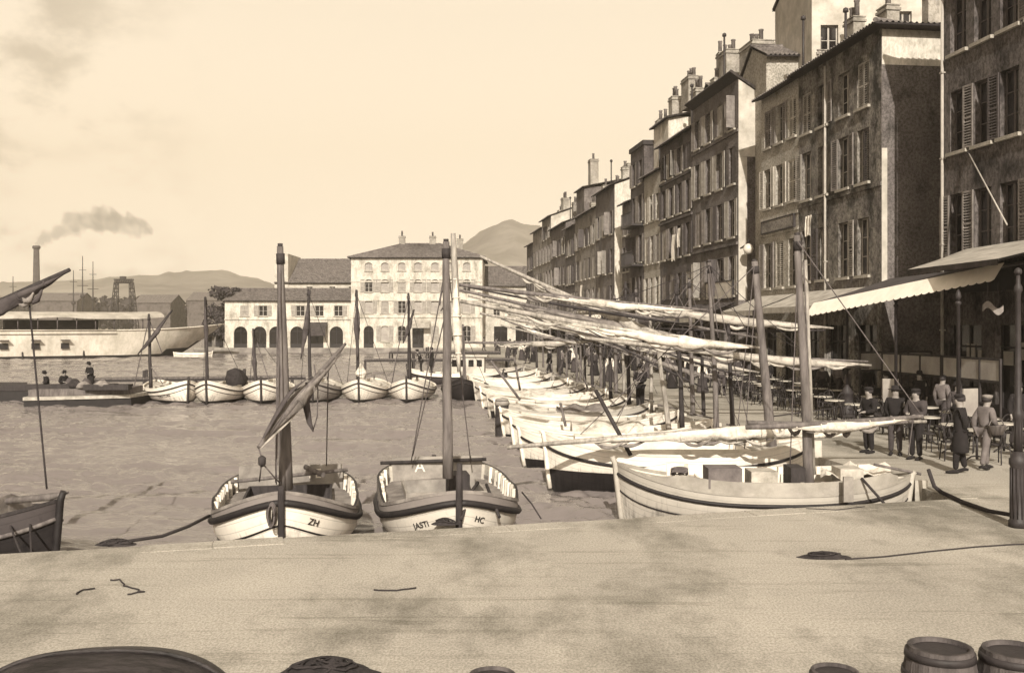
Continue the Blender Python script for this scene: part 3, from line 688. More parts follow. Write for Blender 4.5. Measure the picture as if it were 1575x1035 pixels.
aw('door_awning', 'small entrance canopy of the white hotel across the harbour', [p(634, 1.4, 3.2), p(662, 1.4, 3.2), p(662, .05, 3.9), p(634, .05, 3.9)], ('awn_m', 'awn_m'), val=.4)
# ---------------------------------------------------------------- boats
class Shape:
    def __init__(s, L, B, F, sb=.4, ss=.3, draft=.4, p=2.4, q=.72, e=.85):
        s.L, s.B, s.F, s.sb, s.ss, s.dr, s.p, s.q, s.e = L, B, F, sb, ss, draft, p, q, e
    def half(s, t): return s.B/2*max(0, 1-abs(t)**s.p)**s.q
    def g(s, t): return s.F+s.sb*max(0, t)**2.6+s.ss*max(0, -t)**2.6
    def k(s, t): return -s.dr+(s.dr-.02)*abs(t)**10
    def pt(s, t, u, side, off=0):
        h = max(0, s.half(t)+off); z = s.k(t)+(s.g(t)-s.k(t))*u**1.15
        y = h*math.sin(min(1, u)*math.pi/2)**(s.e+.45*abs(t)**3)*(1-.07*max(0, u-.75)/.25*(1-abs(t)))
        return Vector((t*s.L/2*(1-.05*(1-u)*abs(t)), side*y, z))
NT = 30
def tees(a=-1, b=1, n=NT): return [math.sin((a+(b-a)*i/n)*math.pi/2) for i in range(n+1)] if (a, b) == (-1, 1) else [a+(b-a)*i/n for i in range(n+1)]
def boat(label, loc, ang, sh, mats, group=None, wl=.1, deck_drop=.12, hatch=(-.45, .3), hw=.6, name='fishing_boat', cat='boat', top_u=.8, ribs=False, stem=.3, rudder=True, thw=2, det=True, cover=None, bulk=None, bulk_t=-.62, post=None, ru_r=.038, line2=None, wash=None):
    """mats: bottom, side, top strake, deck, inner, rub strake"""
    bo, si, to, de, inn, ru = mats
    r = empty(name, (loc[0], loc[1], WZ), ang, label, cat, group)
    ts = tees(); g = G(); grid = {}
    def rows(t):
        uw = max(.03, min(top_u-.1, ((max(0, wl-sh.k(t)))/(sh.g(t)-sh.k(t)))**(1/1.15)))
        return [uw*q for q in (0, .35, .7, 1)]+[uw+(top_u-uw)*q for q in (.2, .4, .6, .8, 1)]+[(1+top_u)/2, 1.0]
    for sd_ in (-1, 1):
        for i, t in enumerate(ts):
            for j, u in enumerate(rows(t)): grid[sd_, i, j] = g.vert(sh.pt(t, u, sd_)); g.at[grid[sd_, i, j]] = (t*sh.L/2, u, loc[0]*.7+sd_)
        for i in range(len(ts)-1):
            for j in range(10):
                mi = 0 if j < 3 else (2 if j >= 8 else 1)
                q = [grid[sd_, i, j], grid[sd_, i+1, j], grid[sd_, i+1, j+1], grid[sd_, i, j+1]]
                g.face(q if sd_ < 0 else q[::-1], mi, True)
    # inner skin
    iu = [1.0, .78, .55, .4]
    for sd_ in (-1, 1):
        for i in range(len(ts)-1):
            for j in range(len(iu)-1):
                q = [sh.pt(ts[a]*.985, iu[b], sd_, -.055) for a, b in ((i, j), (i+1, j), (i+1, j+1), (i, j+1))]
                g.poly(q, 3, True)
    for i in range(len(ts)-1):
        g.poly([sh.pt(ts[i], .4, -1, -.055), sh.pt(ts[i+1], .4, -1, -.055), sh.pt(ts[i+1], .4, 1, -.055), sh.pt(ts[i], .4, 1, -.055)], 4)
    H = lambda k: M.get('h_'+k, M[k])
    g.build('hull', [H(bo), H(si), H(to), M[inn], M['wood_d']], r)
    # rubbing strake and gunwale cap
    for sd_ in (-1, 1):
        g = G(); g.tube([sh.pt(t, top_u, sd_, .012) for t in ts], ru_r, 6); g.build('rubbing_strake', M[ru], r)
    if line2:
        for sd_ in (-1, 1):
            g = G(); g.tube([sh.pt(t, line2, sd_, .004) for t in ts], .016, 5); g.build('painted_line', M['black'], r)
    if wash: washboard(r, sh, *wash)
    for sd_ in (-1, 1):
        g = G()
        for i in range(len(ts)-1):
            a, b = ts[i], ts[i+1]
            o0, o1 = sh.pt(a, 1, sd_, .02), sh.pt(b, 1, sd_, .02); i0, i1 = sh.pt(a*.985, 1, sd_, -.075), sh.pt(b*.985, 1, sd_, -.075)
            zz = Vector((0, 0, .035)); zl = Vector((0, 0, -.02))
            g.poly([o0+zz, o1+zz, i1+zz, i0+zz]); g.poly([o0+zl, o1+zl, o1+zz, o0+zz]); g.poly([i0+zl, i1+zl, i1+zz, i0+zz])
        g.build('gunwale', M[to], r)
    if det:
        g = G(); h0, h1 = hatch
        def strip(tl, full):
            for a, b in zip(tl, tl[1:]):
                za, zb = sh.g(a)-deck_drop, sh.g(b)-deck_drop
                ya, yb = max(0, sh.half(a)*.93-.05), max(0, sh.half(b)*.93-.05); xa, xb = a*sh.L/2, b*sh.L/2
                if full:
                    g.poly([(xa, -ya, za), (xb, -yb, zb), (xb, 0, zb+.05), (xa, 0, za+.05)], 0, True); g.poly([(xa, 0, za+.05), (xb, 0, zb+.05), (xb, yb, zb), (xa, ya, za)], 0, True)
                else:
                    for s_ in (-1, 1):
                        if ya > hw and yb > hw: g.poly([(xa, s_*ya, za), (xb, s_*yb, zb), (xb, s_*hw, zb+.03), (xa, s_*hw, za+.03)], 0)
        strip(tees(h1, .985, 10), True); strip(tees(-.985, h0, 10), True); strip(tees(h0, h1, 8), False)
        g.build('deck', M[de], r)
        g = G()          # hatch coaming
        za = min(sh.g(h0), sh.g(h1))-deck_drop; x0, x1 = h0*sh.L/2, h1*sh.L/2; c = .16
        for (a, b, c_, d) in ((x0, -hw-.04, x1, -hw), (x0, hw, x1, hw+.04), (x0-.04, -hw-.04, x0, hw+.04), (x1, -hw-.04, x1+.04, hw+.04)): g.box(a, b, za-.35, c_, d, za+c)
        g.build('hatch_coaming', M[inn], r)
        for i in range(thw):
            g = G(); x = x0+(x1-x0)*(i+1)/(thw+1); g.box(x-.12, -hw, za-.09, x+.12, hw, za-.04); g.build('thwart', M['wood_m'], r)
    if ribs:
        g = G()
        for t in [-.8+1.6*i/13 for i in range(14)]:
            for s_ in (-1, 1):
                a = sh.pt(t, .99, s_, -.06); b = Vector((a.x, s_*(sh.half(t)*.93-.07), sh.g(t)-deck_drop)); g.obox((a+b)/2, (.035, 0, 0), (a-b)/2, (0, -s_*.03, .01))
        g.build('bulwark_frames', M['white'], r)
    if bulk:
        g = G(); t = bulk_t; y = sh.half(t)*.9; z = sh.g(t); x = t*sh.L/2
        g.box(x-.03, -y, z-deck_drop-.38, x+.03, y, z+.42); g.build('bulkhead', M[bulk], r)
    # stem and stern posts
    for s_, hgt, nm in ((1, stem, 'stem_post'), (-1, stem*.45, 'stern_post')):
        g = G(); pts = [sh.pt(s_, u, 1)+Vector((s_*.03, 0, 0)) for u in (0, .25, .5, .75, 1)]; pts.append(pts[-1]+Vector((s_*.06, 0, hgt)))
        g.tube(pts, [.06]*5+[.05], 6); g.build(nm, M[post or si], r)
    if rudder:
        g = G(); x = -sh.L/2
        g.box(x-.32, -.025, -.4, x-.08, .025, sh.g(-1)-.1); q = g.build('rudder', M[si if si != 'white' else 'pale'], r)
        g = G(); g.tube([(x-.2, 0, sh.g(-1)+.02), (x+.7, 0, sh.g(-1)+.2)], .03, 6); g.build('tiller', M['wood_m'], q)
    if cover:
        g = G(); cm, c0, c1, hh = cover; nx, ny = 14, 8; ids = []
        for i in range(nx+1):
            t = c0+(c1-c0)*i/nx; rr = []
            for j in range(ny+1):
                v = -1+2*j/ny; y = v*max(.1, sh.half(t)*.85)
                z = sh.g(t)-deck_drop*.3+hh*(1-abs(v)**2.2)*(.75+.25*math.sin(i*.9))+noise.noise(Vector((t*7, v*3, loc[0])))*.09
                rr.append(g.vert((t*sh.L/2, y, z)))
            ids.append(rr)
        for i in range(nx):
            for j in range(ny): g.face((ids[i][j], ids[i+1][j], ids[i+1][j+1], ids[i][j+1]), 0, True)
        for i in (0, nx):
            t = c0+(c1-c0)*i/nx; q = [g.v[k].copy() for k in ids[i]]
            for a, b in zip(q, q[1:]): g.poly([a, b, Vector((b.x, b.y, sh.g(t)-deck_drop)), Vector((a.x, a.y, sh.g(t)-deck_drop))], 0)
        g.build('canvas_cover', M[cm], r)
    return r
def washboard(r, sh, t0, t1, h, mi, mo='greyp'):
    for sd_ in (-1, 1):
        g = G(); n = 22; tl = [t0+(t1-t0)*i/n for i in range(n+1)]
        top = lambda t: sh.pt(t, 1, sd_, -.01)+Vector((0, -sd_*.0, .03+h*min(1, (t1-t)/.22)*min(1, (t-t0)/.1+.5)))
        for a, b in zip(tl, tl[1:]):
            p, q, u, v = sh.pt(a, 1, sd_, -.01), sh.pt(b, 1, sd_, -.01), top(b), top(a); o = Vector((0, sd_*.022, 0))
            g.poly([p+o, q+o, u+o, v+o]); g.poly([p-o, q-o, u-o, v-o], 1); g.poly([v+o, u+o, u-o, v-o], 2)
        g.build('washboard', [M[mo], M[mi], M['black' if mo == 'greyp' else mo]], r)
        for i in range(1, 12):
            t = t0+(t1-t0-.05)*i/12; g = G(); a = top(t); b = sh.pt(t, 1, sd_, -.03); b.z -= .08
            w = Vector((0, -sd_*.05, 0)); g.obox((a+b)/2+w, (.035, 0, 0), (a-b)/2*.98, (0, .03, 0)); g.build('bulwark_frame', M['white' if i % 2 else 'pale'], r)
def along(ax, bx):            # centre and bearing from stern point to bow point
    a = Vector(ax); b = Vector(bx); d = b-a
    return ((a.x+b.x)/2, (a.y+b.y)/2), math.atan2(d.y, d.x), d.length
def wpart(name, g, m, r): return g.build(name, m, r, mtx(r).inverted())
def mast(r, base, top, r0=.11, r1=.055, m='wood_m', bands=True):
    base, top = Vector(base), Vector(top); g = G()
    n = 8; pts = [base.lerp(top, i/n)+Vector((noise.noise(Vector((i*.5, base.x, 1)))*.02, noise.noise(Vector((i*.5, base.x, 5)))*.02, 0)) for i in range(n+1)]
    g.tube(pts, [r0+(r1-r0)*i/n for i in range(n+1)], 10)
    o = wpart('mast', g, M[m], r)
    g = G(); d = (top-base).normalized()
    g.tube([top-d*.30, top-d*.12], r1*1.35, 8); g.tube([top-d*.02, top+d*.05], r1*.8, 8); wpart('masthead_block', g, M['wood_d'], r)
    return o
def furled(r, a, b, rs=.10, m='sail_w', wood='wood_l', f0=.12, f1=.97, name='yard', droop=.06, seed=0, belly=.55, ry=.05):
    """a slender lateen yard from a to b with the sail rolled along it"""
    a, b = Vector(a), Vector(b); g = G(); d = (b-a); L = d.length; n = 12
    cv = [a.lerp(b, i/n)-Vector((0, 0, droop*math.sin(math.pi*i/n))) for i in range(n+1)]
    g.tube(cv, [ry*(.55+.75*math.sin(math.pi*(.15+.8*i/n))) for i in range(n+1)], 8)
    y = wpart(name, g, M[wood], r)
    if m:
        g = G(); n = 46; na = 14; pts = []; rr = []; rings = []; pk = belly
        dn = d.normalized(); sx_ = dn.cross(Vector((0, 0, 1)));
        if sx_.length < .05: sx_ = Vector((1, 0, 0))
        sx_.normalize(); sy_ = sx_.cross(dn)
        for i in range(n+1):
            u = i/n; t = f0+(f1-f0)*u; p = a.lerp(b, t)-Vector((0, 0, droop*math.sin(math.pi*t)))
            env = (u/pk)**1.3 if u < pk else ((1-u)/(1-pk))**.75
            env = min(1, .10+.9*env)*(1+.22*noise.noise(Vector((u*L*1.6, seed, 0)))+.16*noise.noise(Vector((u*L*5, seed, 4))))
            c_ = p-sy_*(rs*.7*env*(1 if abs(dn.z) < .9 else .4)); pts.append(c_); rr.append(rs*env); ring = []
            for k in range(na):
                an = 2*math.pi*k/na; f = 1+.5*noise.noise(Vector((math.cos(an+u*3)*1.6, math.sin(an+u*3)*1.6, u*L*.8+seed*3)))+.10*noise.noise(Vector((math.cos(an)*3, math.sin(an)*3, u*L*3+seed)))
                ring.append(g.vert(c_+(sx_*math.cos(an)+sy_*math.sin(an)*1.15)*(rs*env*f)))
            rings.append(ring)
        for A_, B_ in zip(rings, rings[1:]):
            for k in range(na): g.face((A_[k], A_[(k+1) % na], B_[(k+1) % na], B_[k]), 0, True)
        g.face(rings[0][::-1]); g.face(rings[-1])
        inv = mtx(r).inverted(); g.build('furled_sail', M[m], y, inv)
        for i in range(5, n-2, 7):
            g = G(); g.tube([pts[i]-dn*.012, pts[i]+dn*.012], rr[i]*1.13+.006, 12); g.build('sail_tie', M[m], y, inv)
        if abs(dn.z) < .5 and rs > .07:
            rq = random.Random(seed*31+L)
            for q in range(int(L*1.1)):
                u0 = rq.uniform(.12, .86); du = rq.uniform(.05, .13); i0, i1 = int(u0*n), min(n, int((u0+du)*n)+1)
                if i1-i0 < 2: continue
                p, z = pts[i0], pts[i1]; dp = rq.uniform(.06, .17); g = G(); k_ = 8; off = Vector((0, rq.uniform(-.5, .5)*rs, -rr[i0]*.7))
                g.tube([p.lerp(z, k/k_)+off-Vector((0, 0, dp*math.sin(math.pi*k/k_))) for k in range(k_+1)], [.012+rq.uniform(.02, .05)*math.sin(math.pi*k/k_) for k in range(k_+1)], 7)
                g.build('loose_fold', M[rq.choice([m, m, 'sail_g'] if m in ('sail_d', 'sail_g') else [m, 'sail_m', 'sail_g'])], y, inv)
    return y
def ropes(r, lines, rad_=.012, m='rope', name='rigging'):
    for pts in lines:
        g = G(); g.tube(pts, rad_, 5); wpart(name, g, M[m], r)
def bow_text(r, sh, txt, t, u, side, size, m):
    p = r_p = sh.pt(t, u, side, .012); tt = sh.pt(t+.01*1, u, side)-sh.pt(t-.01, u, side); uu = sh.pt(t, u+.02, side)-sh.pt(t, u-.02, side)
    x = tt.normalized()
    if side > 0: x = -x
    zc = x.cross(uu).normalized(); y = zc.cross(x).normalized()
    mm = Matrix((x, y, zc)).transposed().to_4x4(); mm.translation = p+zc*.008
    text_part('lettering', txt, size, mm, m, r)

# --- the two boats lying bow-on to the near quay
c, a, L = along((-4.45, 20.0), (-3.60, 15.35))
shA = Shape(L, 2.62, .75, .58, .22, p=3.0, q=.66)
A = boat('open boat with a white bow marked ZH and a bundled sail on its slanting yard', c, a, shA, ('black', 'white', 'deckg', 'deckg', 'wood_d', 'black'), 'boats moored to the near quay', wl=-.3, deck_drop=.05, hatch=(-.5, .30), hw=.74, top_u=.90, ru_r=.06, line2=.66, stem=.10, bulk='greyp', post='wood_d', wash=(-.93, .5, .20, 'deckl'))
bow_text(A, shA, 'ZH', .91, .76, 1, .15, M['black'])
x = -.62*L/2; mm = Matrix.Rotation(rad(90), 4, 'Z') @ Matrix.Rotation(rad(90), 4, 'X'); mm.translation = (x+.036, .45, shA.g(-.62)+.24)
text_part('lettering', 'FE', .26, mm, M['white'], A)
mast(A, P(440, 752, 16.9), P(431, 379, 16.7), .125, .055, 'wood_m')
y0, y1 = P(398, 688, 15.6), P(531, 529, 18.0)
yd = furled(A, y0, y1, .095, 'sail_g', 'wood_m', .0, .98, droop=-.02, seed=2, belly=.45, ry=.04)
def strand(pp, rr, mk, nm='sail_fold'):
    g = G(); n = 26; na = 10; rings = []; P_ = [Vector(x) for x in pp]; seg = len(P_)-1
    for i in range(n+1):
        t = i/n*seg; k = min(int(t), seg-1); f = t-k; p0 = P_[max(0, k-1)]; p1 = P_[k]; p2 = P_[k+1]; p3 = P_[min(seg, k+2)]
        c_ = .5*((2*p1)+(p2-p0)*f+(2*p0-5*p1+4*p2-p3)*f*f+(3*p1-p0-3*p2+p3)*f**3); r_ = rr[k]*(1-f)+rr[k+1]*f
        rings.append([g.vert(c_+Vector((math.cos(2*math.pi*j/na), .8*math.sin(2*math.pi*j/na), .35*math.cos(2*math.pi*j/na)))*r_*(1+.45*noise.noise(Vector((math.cos(2*math.pi*j/na)*1.5, math.sin(2*math.pi*j/na)*1.5, i*.12+pp[0][0]))))) for j in range(na)])
    for A_, B_ in zip(rings, rings[1:]):
        for j in range(na): g.face((A_[j], A_[(j+1) % na], B_[(j+1) % na], B_[j]), 0, True)
    g.face(rings[0][::-1]); g.face(rings[-1]); g.build(nm, M[mk], yd, mtx(A).inverted())
strand([P(500, 566, 17.4), P(468, 596, 16.9), P(442, 622, 16.5), P(420, 654, 16.0), P(399, 688, 15.6)], [.03, .10, .12, .08, .02], 'sail_g')
strand([P(488, 584, 17.2), P(462, 622, 16.7), P(440, 650, 16.3), P(416, 674, 15.8), P(400, 690, 15.6)], [.02, .07, .075, .05, .015], 'sail_m')
strand([P(480, 578, 17.0), P(450, 600, 16.5), P(424, 640, 16.0), P(405, 674, 15.6)], [.02, .06, .05, .02], 'sail_d')
g = G(); pts = [P(478, 590, 17), P(470, 618, 17), P(476, 650, 17), P(482, 664, 17)]; g.tube(pts, [.10, .07, .045, .01], 8); g.build('hanging_sail_fold', M['sail_d'], yd, mtx(A).inverted())
g = G(); g.lathe([(.02, -.09), (.06, -.05), (.065, .05), (.02, .09)], 10, 0, P(403, 709, 15.6)); wpart('block', g, M['wood_d'], A)
ropes(A, [[P(398, 690, 15.6), P(403, 705, 15.6)], [P(402, 713, 15.6), P(399, 740, 15.9)], [P(404, 713, 15.6), P(424, 736, 15.9), P(430, 742, 16.2)],
          sag(P(432, 385, 16.7), P(425, 745, 16.2), 0), sag(P(433, 400, 16.7), P(449, 742, 17), 0), sag(P(427, 470, 16.7), P(424, 742, 16.4), 0),
          [P(483, 560, 17.2), P(489, 600, 17.2), P(488, 640, 17.2), P(481, 663, 17.2), P(476, 650, 17.2), P(468, 600, 17.2)], sag(P(505, 560, 17.6), P(502, 716, 19), 0)])
g = G()
for k in range(5):
    g.tube([P(415+3*math.sin(k)+5*math.cos(2*math.pi*i/14)+k, 788+k*1.5+17*math.sin(2*math.pi*i/14), 15.35-.06*k) for i in range(15)], .014, 5)
wpart('rope_coil', g, M['rope'], A)
g = G()
for k in range(6): g.tube([P(420+k*5+4*math.sin(k*2+i), 768+3*math.cos(i*1.3+k)+i*.3, 15.7) for i in range(8)], .022, 6)
wpart('anchor_rope', g, M['rope_d'], A)
g = G(); g.tube([P(355, 741, 18.5), P(535, 722, 18.9)], .035, 8); g.tube([P(470, 718, 19), P(497, 730, 18.5)], .05, 8); wpart('oar', g, M['wood_m'], A)
g = G(); g.box(.9, -.35, shA.F-.3, 1.4, .3, shA.F-.06); g.build('locker', M['greyp'], A)

c, a, L = along((-1.62, 20.5), (-.86, 15.95))
shB = Shape(L, 2.6, .80, .44, .22, p=3.2, q=.64)
Bb = boat('open boat marked JASTI on its bow, right of the boat marked ZH', c, a, shB, ('black', 'pale', 'deckg', 'deckg', 'greyp', 'black'), 'boats moored to the near quay', wl=-.2, deck_drop=.05, hatch=(-.5, .12), hw=.7, top_u=.88, ru_r=.06, line2=.5, stem=.48, bulk='greyp', bulk_t=-.7, post='wood_d', wash=(-.93, .5, .22, 'deckl'))
bow_text(Bb, shB, 'JASTI', .88, .72, -1, .14, M['black']); bow_text(Bb, shB, 'HC', .95, .72, 1, .14, M['black'])
x = -.7*L/2; mm = Matrix.Rotation(rad(90), 4, 'Z') @ Matrix.Rotation(rad(90), 4, 'X'); mm.translation = (x+.036, -.35, shB.g(-.7)+.22)
text_part('lettering', 'A', .32, mm, M['white'], Bb)
mast(Bb, P(689, 735, 18.0), P(686, 372, 17.9), .10, .06, 'wood_m')
furled(Bb, P(697, 359, 18.1), P(706, 572, 18.15), .10, 'sail_w', 'wood_l', .1, .98, droop=0, seed=5, belly=.6)
ropes(Bb, [sag(P(687, 400, 17.9), P(632, 712, 19.5), 0), sag(P(688, 470, 17.9), P(635, 700, 19.3), 0), sag(P(688, 400, 17.9), P(724, 712, 19.5), 0), sag(P(692, 378, 18), P(676, 470, 18), 0), [P(683, 470, 18), P(678, 478, 17.9), P(690, 462, 17.9)]])
g = G(); g.tube([P(709, 800, 15.9), P(722, 760, 16.2), P(735, 742, 16.8)], .03, 7); g.tube([P(748, 745, 17), P(768, 795, 16.1)], .028, 7); wpart('boathook', g, M['wood_d'], Bb)
g = G(); g.tube([P(585, 712, 19.6), P(748, 706, 19.8)], .035, 8); wpart('oar', g, M['wood_d'], Bb)
g = G(); g.box(-.2, -.55, shB.F-.32, .5, -.05, shB.F+.03); g.build('locker', M['white'], Bb)
g = G(); g.box(-.9, .1, shB.F-.32, -.3, .5, shB.F+.32); g.build('locker', M['wood_d'], Bb)

# --- dark boat at the left edge
c, a, L = along((-12.3, 17.0), (-7.05, 15.3))
shC = Shape(L, 2.2, .84, .38, .3, p=2.4)
Cb = boat('black boat cut off by the left edge, a pale tarpaulin over its deck', c, a, shC, ('black', 'black', 'wood_d', 'deckl', 'wood_d', 'wood_m'), 'boats moored to the near quay', wl=.0, stem=.15, cover=('sail_g', -.2, .6, .38), deck_drop=.1)
mast(Cb, P(-60, 760, 16.2), P(-52, 400, 16.2), .11, .06, 'wood_d')
furled(Cb, P(-160, 540, 16.3), P(107, 415, 15.7), .105, 'sail_d', 'wood_d', .02, .99, droop=0, seed=3)
ropes(Cb, [sag(P(44, 455, 15.9), P(72, 752, 15.8), .0), sag(P(10, 790, 15.3), P(32, 850, 14.2), .02), sag(P(46, 800, 15.2), P(48, 850, 14.2), .01)], .016, 'rope_d')
g = G(); g.tube([P(-10, 772, 15.8), P(78, 764, 15.5), P(105, 757, 15.4)], [.05, .06, .02], 8); wpart('bowsprit', g, M['wood_m'], Cb)

# --- the row along the side quay, bows to the harbour
def qboat(i, label, Y, L, F, mats, tipx=None, mastpx=None, mtop=None, mw=.09, mm='wood_m', tilt=.0, **k):
    ex = xq(Y)-.25; st = Vector((ex, Y-.0, 0)); bw_ = Vector((ex-L if tipx is None else tipx, Y+tilt, 0))
    c, a, L = along(st[:2], bw_[:2])
    sh = Shape(L, k.pop('B', 2.2), F, k.pop('sb', .42), k.pop('ss', .35), p=2.3)
    r = boat(label, c, a, sh, mats, 'boats moored along the promenade quay', **k)
    if mastpx: mast(r, P(mastpx, 500+(CZ-WZ-sh.F+.1)*F_/Y, Y), P(mtop[0], mtop[1], Y), mw, mw*.6, mm)
    return r, sh
F_ = F
ropesz = []
W_ = ('black', 'white', 'white', 'deckl', 'white', 'black')
r0, s0 = qboat(0, 'large pale boat seen broadside, nearest the viewer on the side quay', 19.25, 6.1, .76, ('hullg', 'hullg', 'deckg2', 'deckl', 'white', 'black'), 2.08, 1246, (1226, 362), .105, 'wood_m', .3, B=2.3, wl=-.2, deck_drop=.06, hatch=(-.62, .42), hw=.72, stem=.14, sb=.44, ss=.26, top_u=.86, thw=3, line2=.62, wash=(-.86, .80, .22, 'white', 'deckg2'))
furled(r0, P(1147, 657, 19.0), P(1420, 640, 18.9), .10, 'sail_w', 'wood_m', .05, .95, droop=.03, seed=1)
furled(r0, P(1150, 650, 19.2), P(1405, 648, 19.4), .09, 'sail_g', 'wood_m', .1, .9, droop=.05, seed=4)
ropes(r0, [sag(P(1226, 370, 19.1), P(1418, 640, 18.9), .0), sag(P(1236, 400, 19.3), P(1249, 720, 19.3), 0), sag(P(1405, 640, 18.9), P(1397, 700, 18.9), 0), sag(P(1228, 380, 19.2), P(1215, 720, 19.3), 0)])
g = G(); g.tube([P(1239, 400, 19.6), P(1252, 730, 19.6)], .035, 7); wpart('spare_spar', g, M['wood_l'], r0)
for (px0, px1, py0, py1, Yd, mk) in ((1085, 1136, 717, 738, 18.75, 'cloth_g'), (1150, 1190, 722, 742, 18.9, 'deckl'), (1285, 1320, 718, 738, 19.3, 'deckl'), (1210, 1232, 716, 738, 19.0, 'wood_d')):
    a_, b_ = P(px0, py1, Yd), P(px1, py0, Yd); g = G(); g.box(a_.x, Yd-.3, a_.z-.12, b_.x, Yd+.25, b_.z); wpart('stowage_box', g, M[mk], r0)
g = G(); n_ = 12
for i in range(n_):
    for j in range(6):
        f = lambda a, b: P(1262+9*a, 735-3*b-7*math.sin(b*.5+a)*(1 if 0 < a < n_ else 0), 19.0+.14*b)+Vector((0, 0, .05*noise.noise(Vector((a*.9, b*.8, 2)))))
        g.poly([f(i, j), f(i+1, j), f(i+1, j+1), f(i, j+1)], 0, True)
wpart('crumpled_canvas', g, M['sail_w'], r0)
g = G()
for k in range(4): g.tube([P(1045+13*math.cos(i*.5+k), 728+4*math.sin(i*.5+k)-2*k, 19.1+.1*math.sin(i*.5)) for i in range(13)], .016, 5)
wpart('rope_coil', g, M['rope'], r0)
g = G(); q = P(1298, 735, 18.3); g.box(q.x-.09, 18.04, q.z-.40, q.x+.09, 18.10, q.z+.06); wpart('leeboard_fender', g, M['greyp'], r0)
g = G(); g.tube([P(1325, 735, 18.4), P(1362, 776, 18.0)], .025, 6); wpart('boathook', g, M['wood_d'], r0)

r1_, s1 = qboat(1, 'white boat with a deep black bottom, second on the side quay', 23.9, 6.6, .90, W_, .8, 1188, (1160, 402), .13, 'wood_m', .1, B=2.3, wl=.46, deck_drop=.08, hatch=(-.5, .4), hw=.7, stem=.06)
furled(r1_, P(780, 688, 22.6), P(1425, 648, 22.0), .15, 'sail_w', 'wood_l', .06, .93, droop=-.08, seed=7, belly=.62)
furled(r1_, P(708, 463, 23.2), P(1168, 535, 23.0), .125, 'sail_w', 'wood_l', .1, .98, droop=.08, seed=9, belly=.75)
ropes(r1_, [sag(P(1160, 410, 23.4), P(1130, 700, 23.6), 0), sag(P(1160, 410, 23.4), P(870, 690, 23.9), 0), sag(P(1163, 440, 23.4), P(1145, 690, 23), 0)])
g = G(); g.tube([P(970, 700, 22.9), P(916, 600, 23.5)], .05, 7); wpart('sprit_pole', g, M['wood_d'], r1_)
g = G(); g.box(5.0-.1-3.4, 23.4, .1, 5.6-3.4, 24.0, .55); wpart('stowage_box', g, M['white'], r1_)

specs = [
 ('white boat with a dark waterline and grey furled yard above, third on the side quay', 27.6, 6.5, .62, W_, 1104, (1091, 404), 'wood_m', dict(wl=.2)),
 ('white boat with a light-coloured mast and white cover, fourth on the side quay', 31.0, 6.3, .62, W_, 1030, (1010, 520), 'wood_l', dict(wl=.15, cover=('sail_w', -.3, .4, .4))),
 ('white boat with two dark lines on its bow, fifth on the side quay', 34.6, 6.2, .60, ('black', 'white', 'white', 'deckl', 'pale', 'black'), 1066, (1060, 430), 'wood_m', dict(wl=.12)),
 ('white boat with a grey top strake, sixth on the side quay', 38.3, 6.0, .60, ('black', 'white', 'deckl', 'deckl', 'pale', 'wood_d'), 984, (978, 400+45), 'wood_m', dict(wl=.12, cover=('sail_g', -.4, .2, .3))),
 ('dark-bowed boat with pale topsides, seventh on the side quay', 42.0, 5.9, .62, ('black', 'pale', 'white', 'deckg', 'pale', 'black'), 968, (962, 435), 'wood_d', dict(wl=.3)),
 ('white boat with a bundled cover amidships, eighth on the side quay', 46.0, 5.8, .60, W_, 948, (945, 455), 'wood_m', dict(wl=.12, cover=('sail_w', -.2, .5, .35))),
 ('pale boat with a grey deck, ninth on the side quay', 50.5, 5.7, .60, ('black', 'pale', 'pale', 'deckg', 'pale', 'wood_d'), 912, (906, 462), 'wood_d', dict(wl=.12)),
 ('white boat half hidden by masts, tenth on the side quay', 55.5, 5.6, .60, W_, 888, (884, 468), 'wood_m', dict(wl=.12)),
 ('grey boat half hidden by masts, eleventh on the side quay', 61, 5.5, .60, ('black', 'greyp', 'white', 'deckg', 'pale', 'wood_d'), 862, (859, 474), 'wood_d', dict(wl=.12)),
 ('white boat beneath the far end of the furled yards, twelfth on the side quay', 67, 5.5, .60, W_, 848, (845, 470), 'wood_m', dict(wl=.12)),
 ('small dark boat farthest along the side quay', 74, 5.2, .60, ('black', 'greyp', 'pale', 'deckg', 'pale', 'wood_d'), 826, (823, 478), 'wood_d', dict(wl=.12)),
]
qb = []
for i, (lab, Y, L, Fh, mt, mpx, mtop, mm_, kw) in enumerate(specs):
    r, s = qboat(i+2, lab, Y, L, Fh, mt, None, mpx, mtop, R.uniform(.085, .11), mm_, R.uniform(-.15, .35), stem=.06, B=2.15, **kw); qb.append(r)
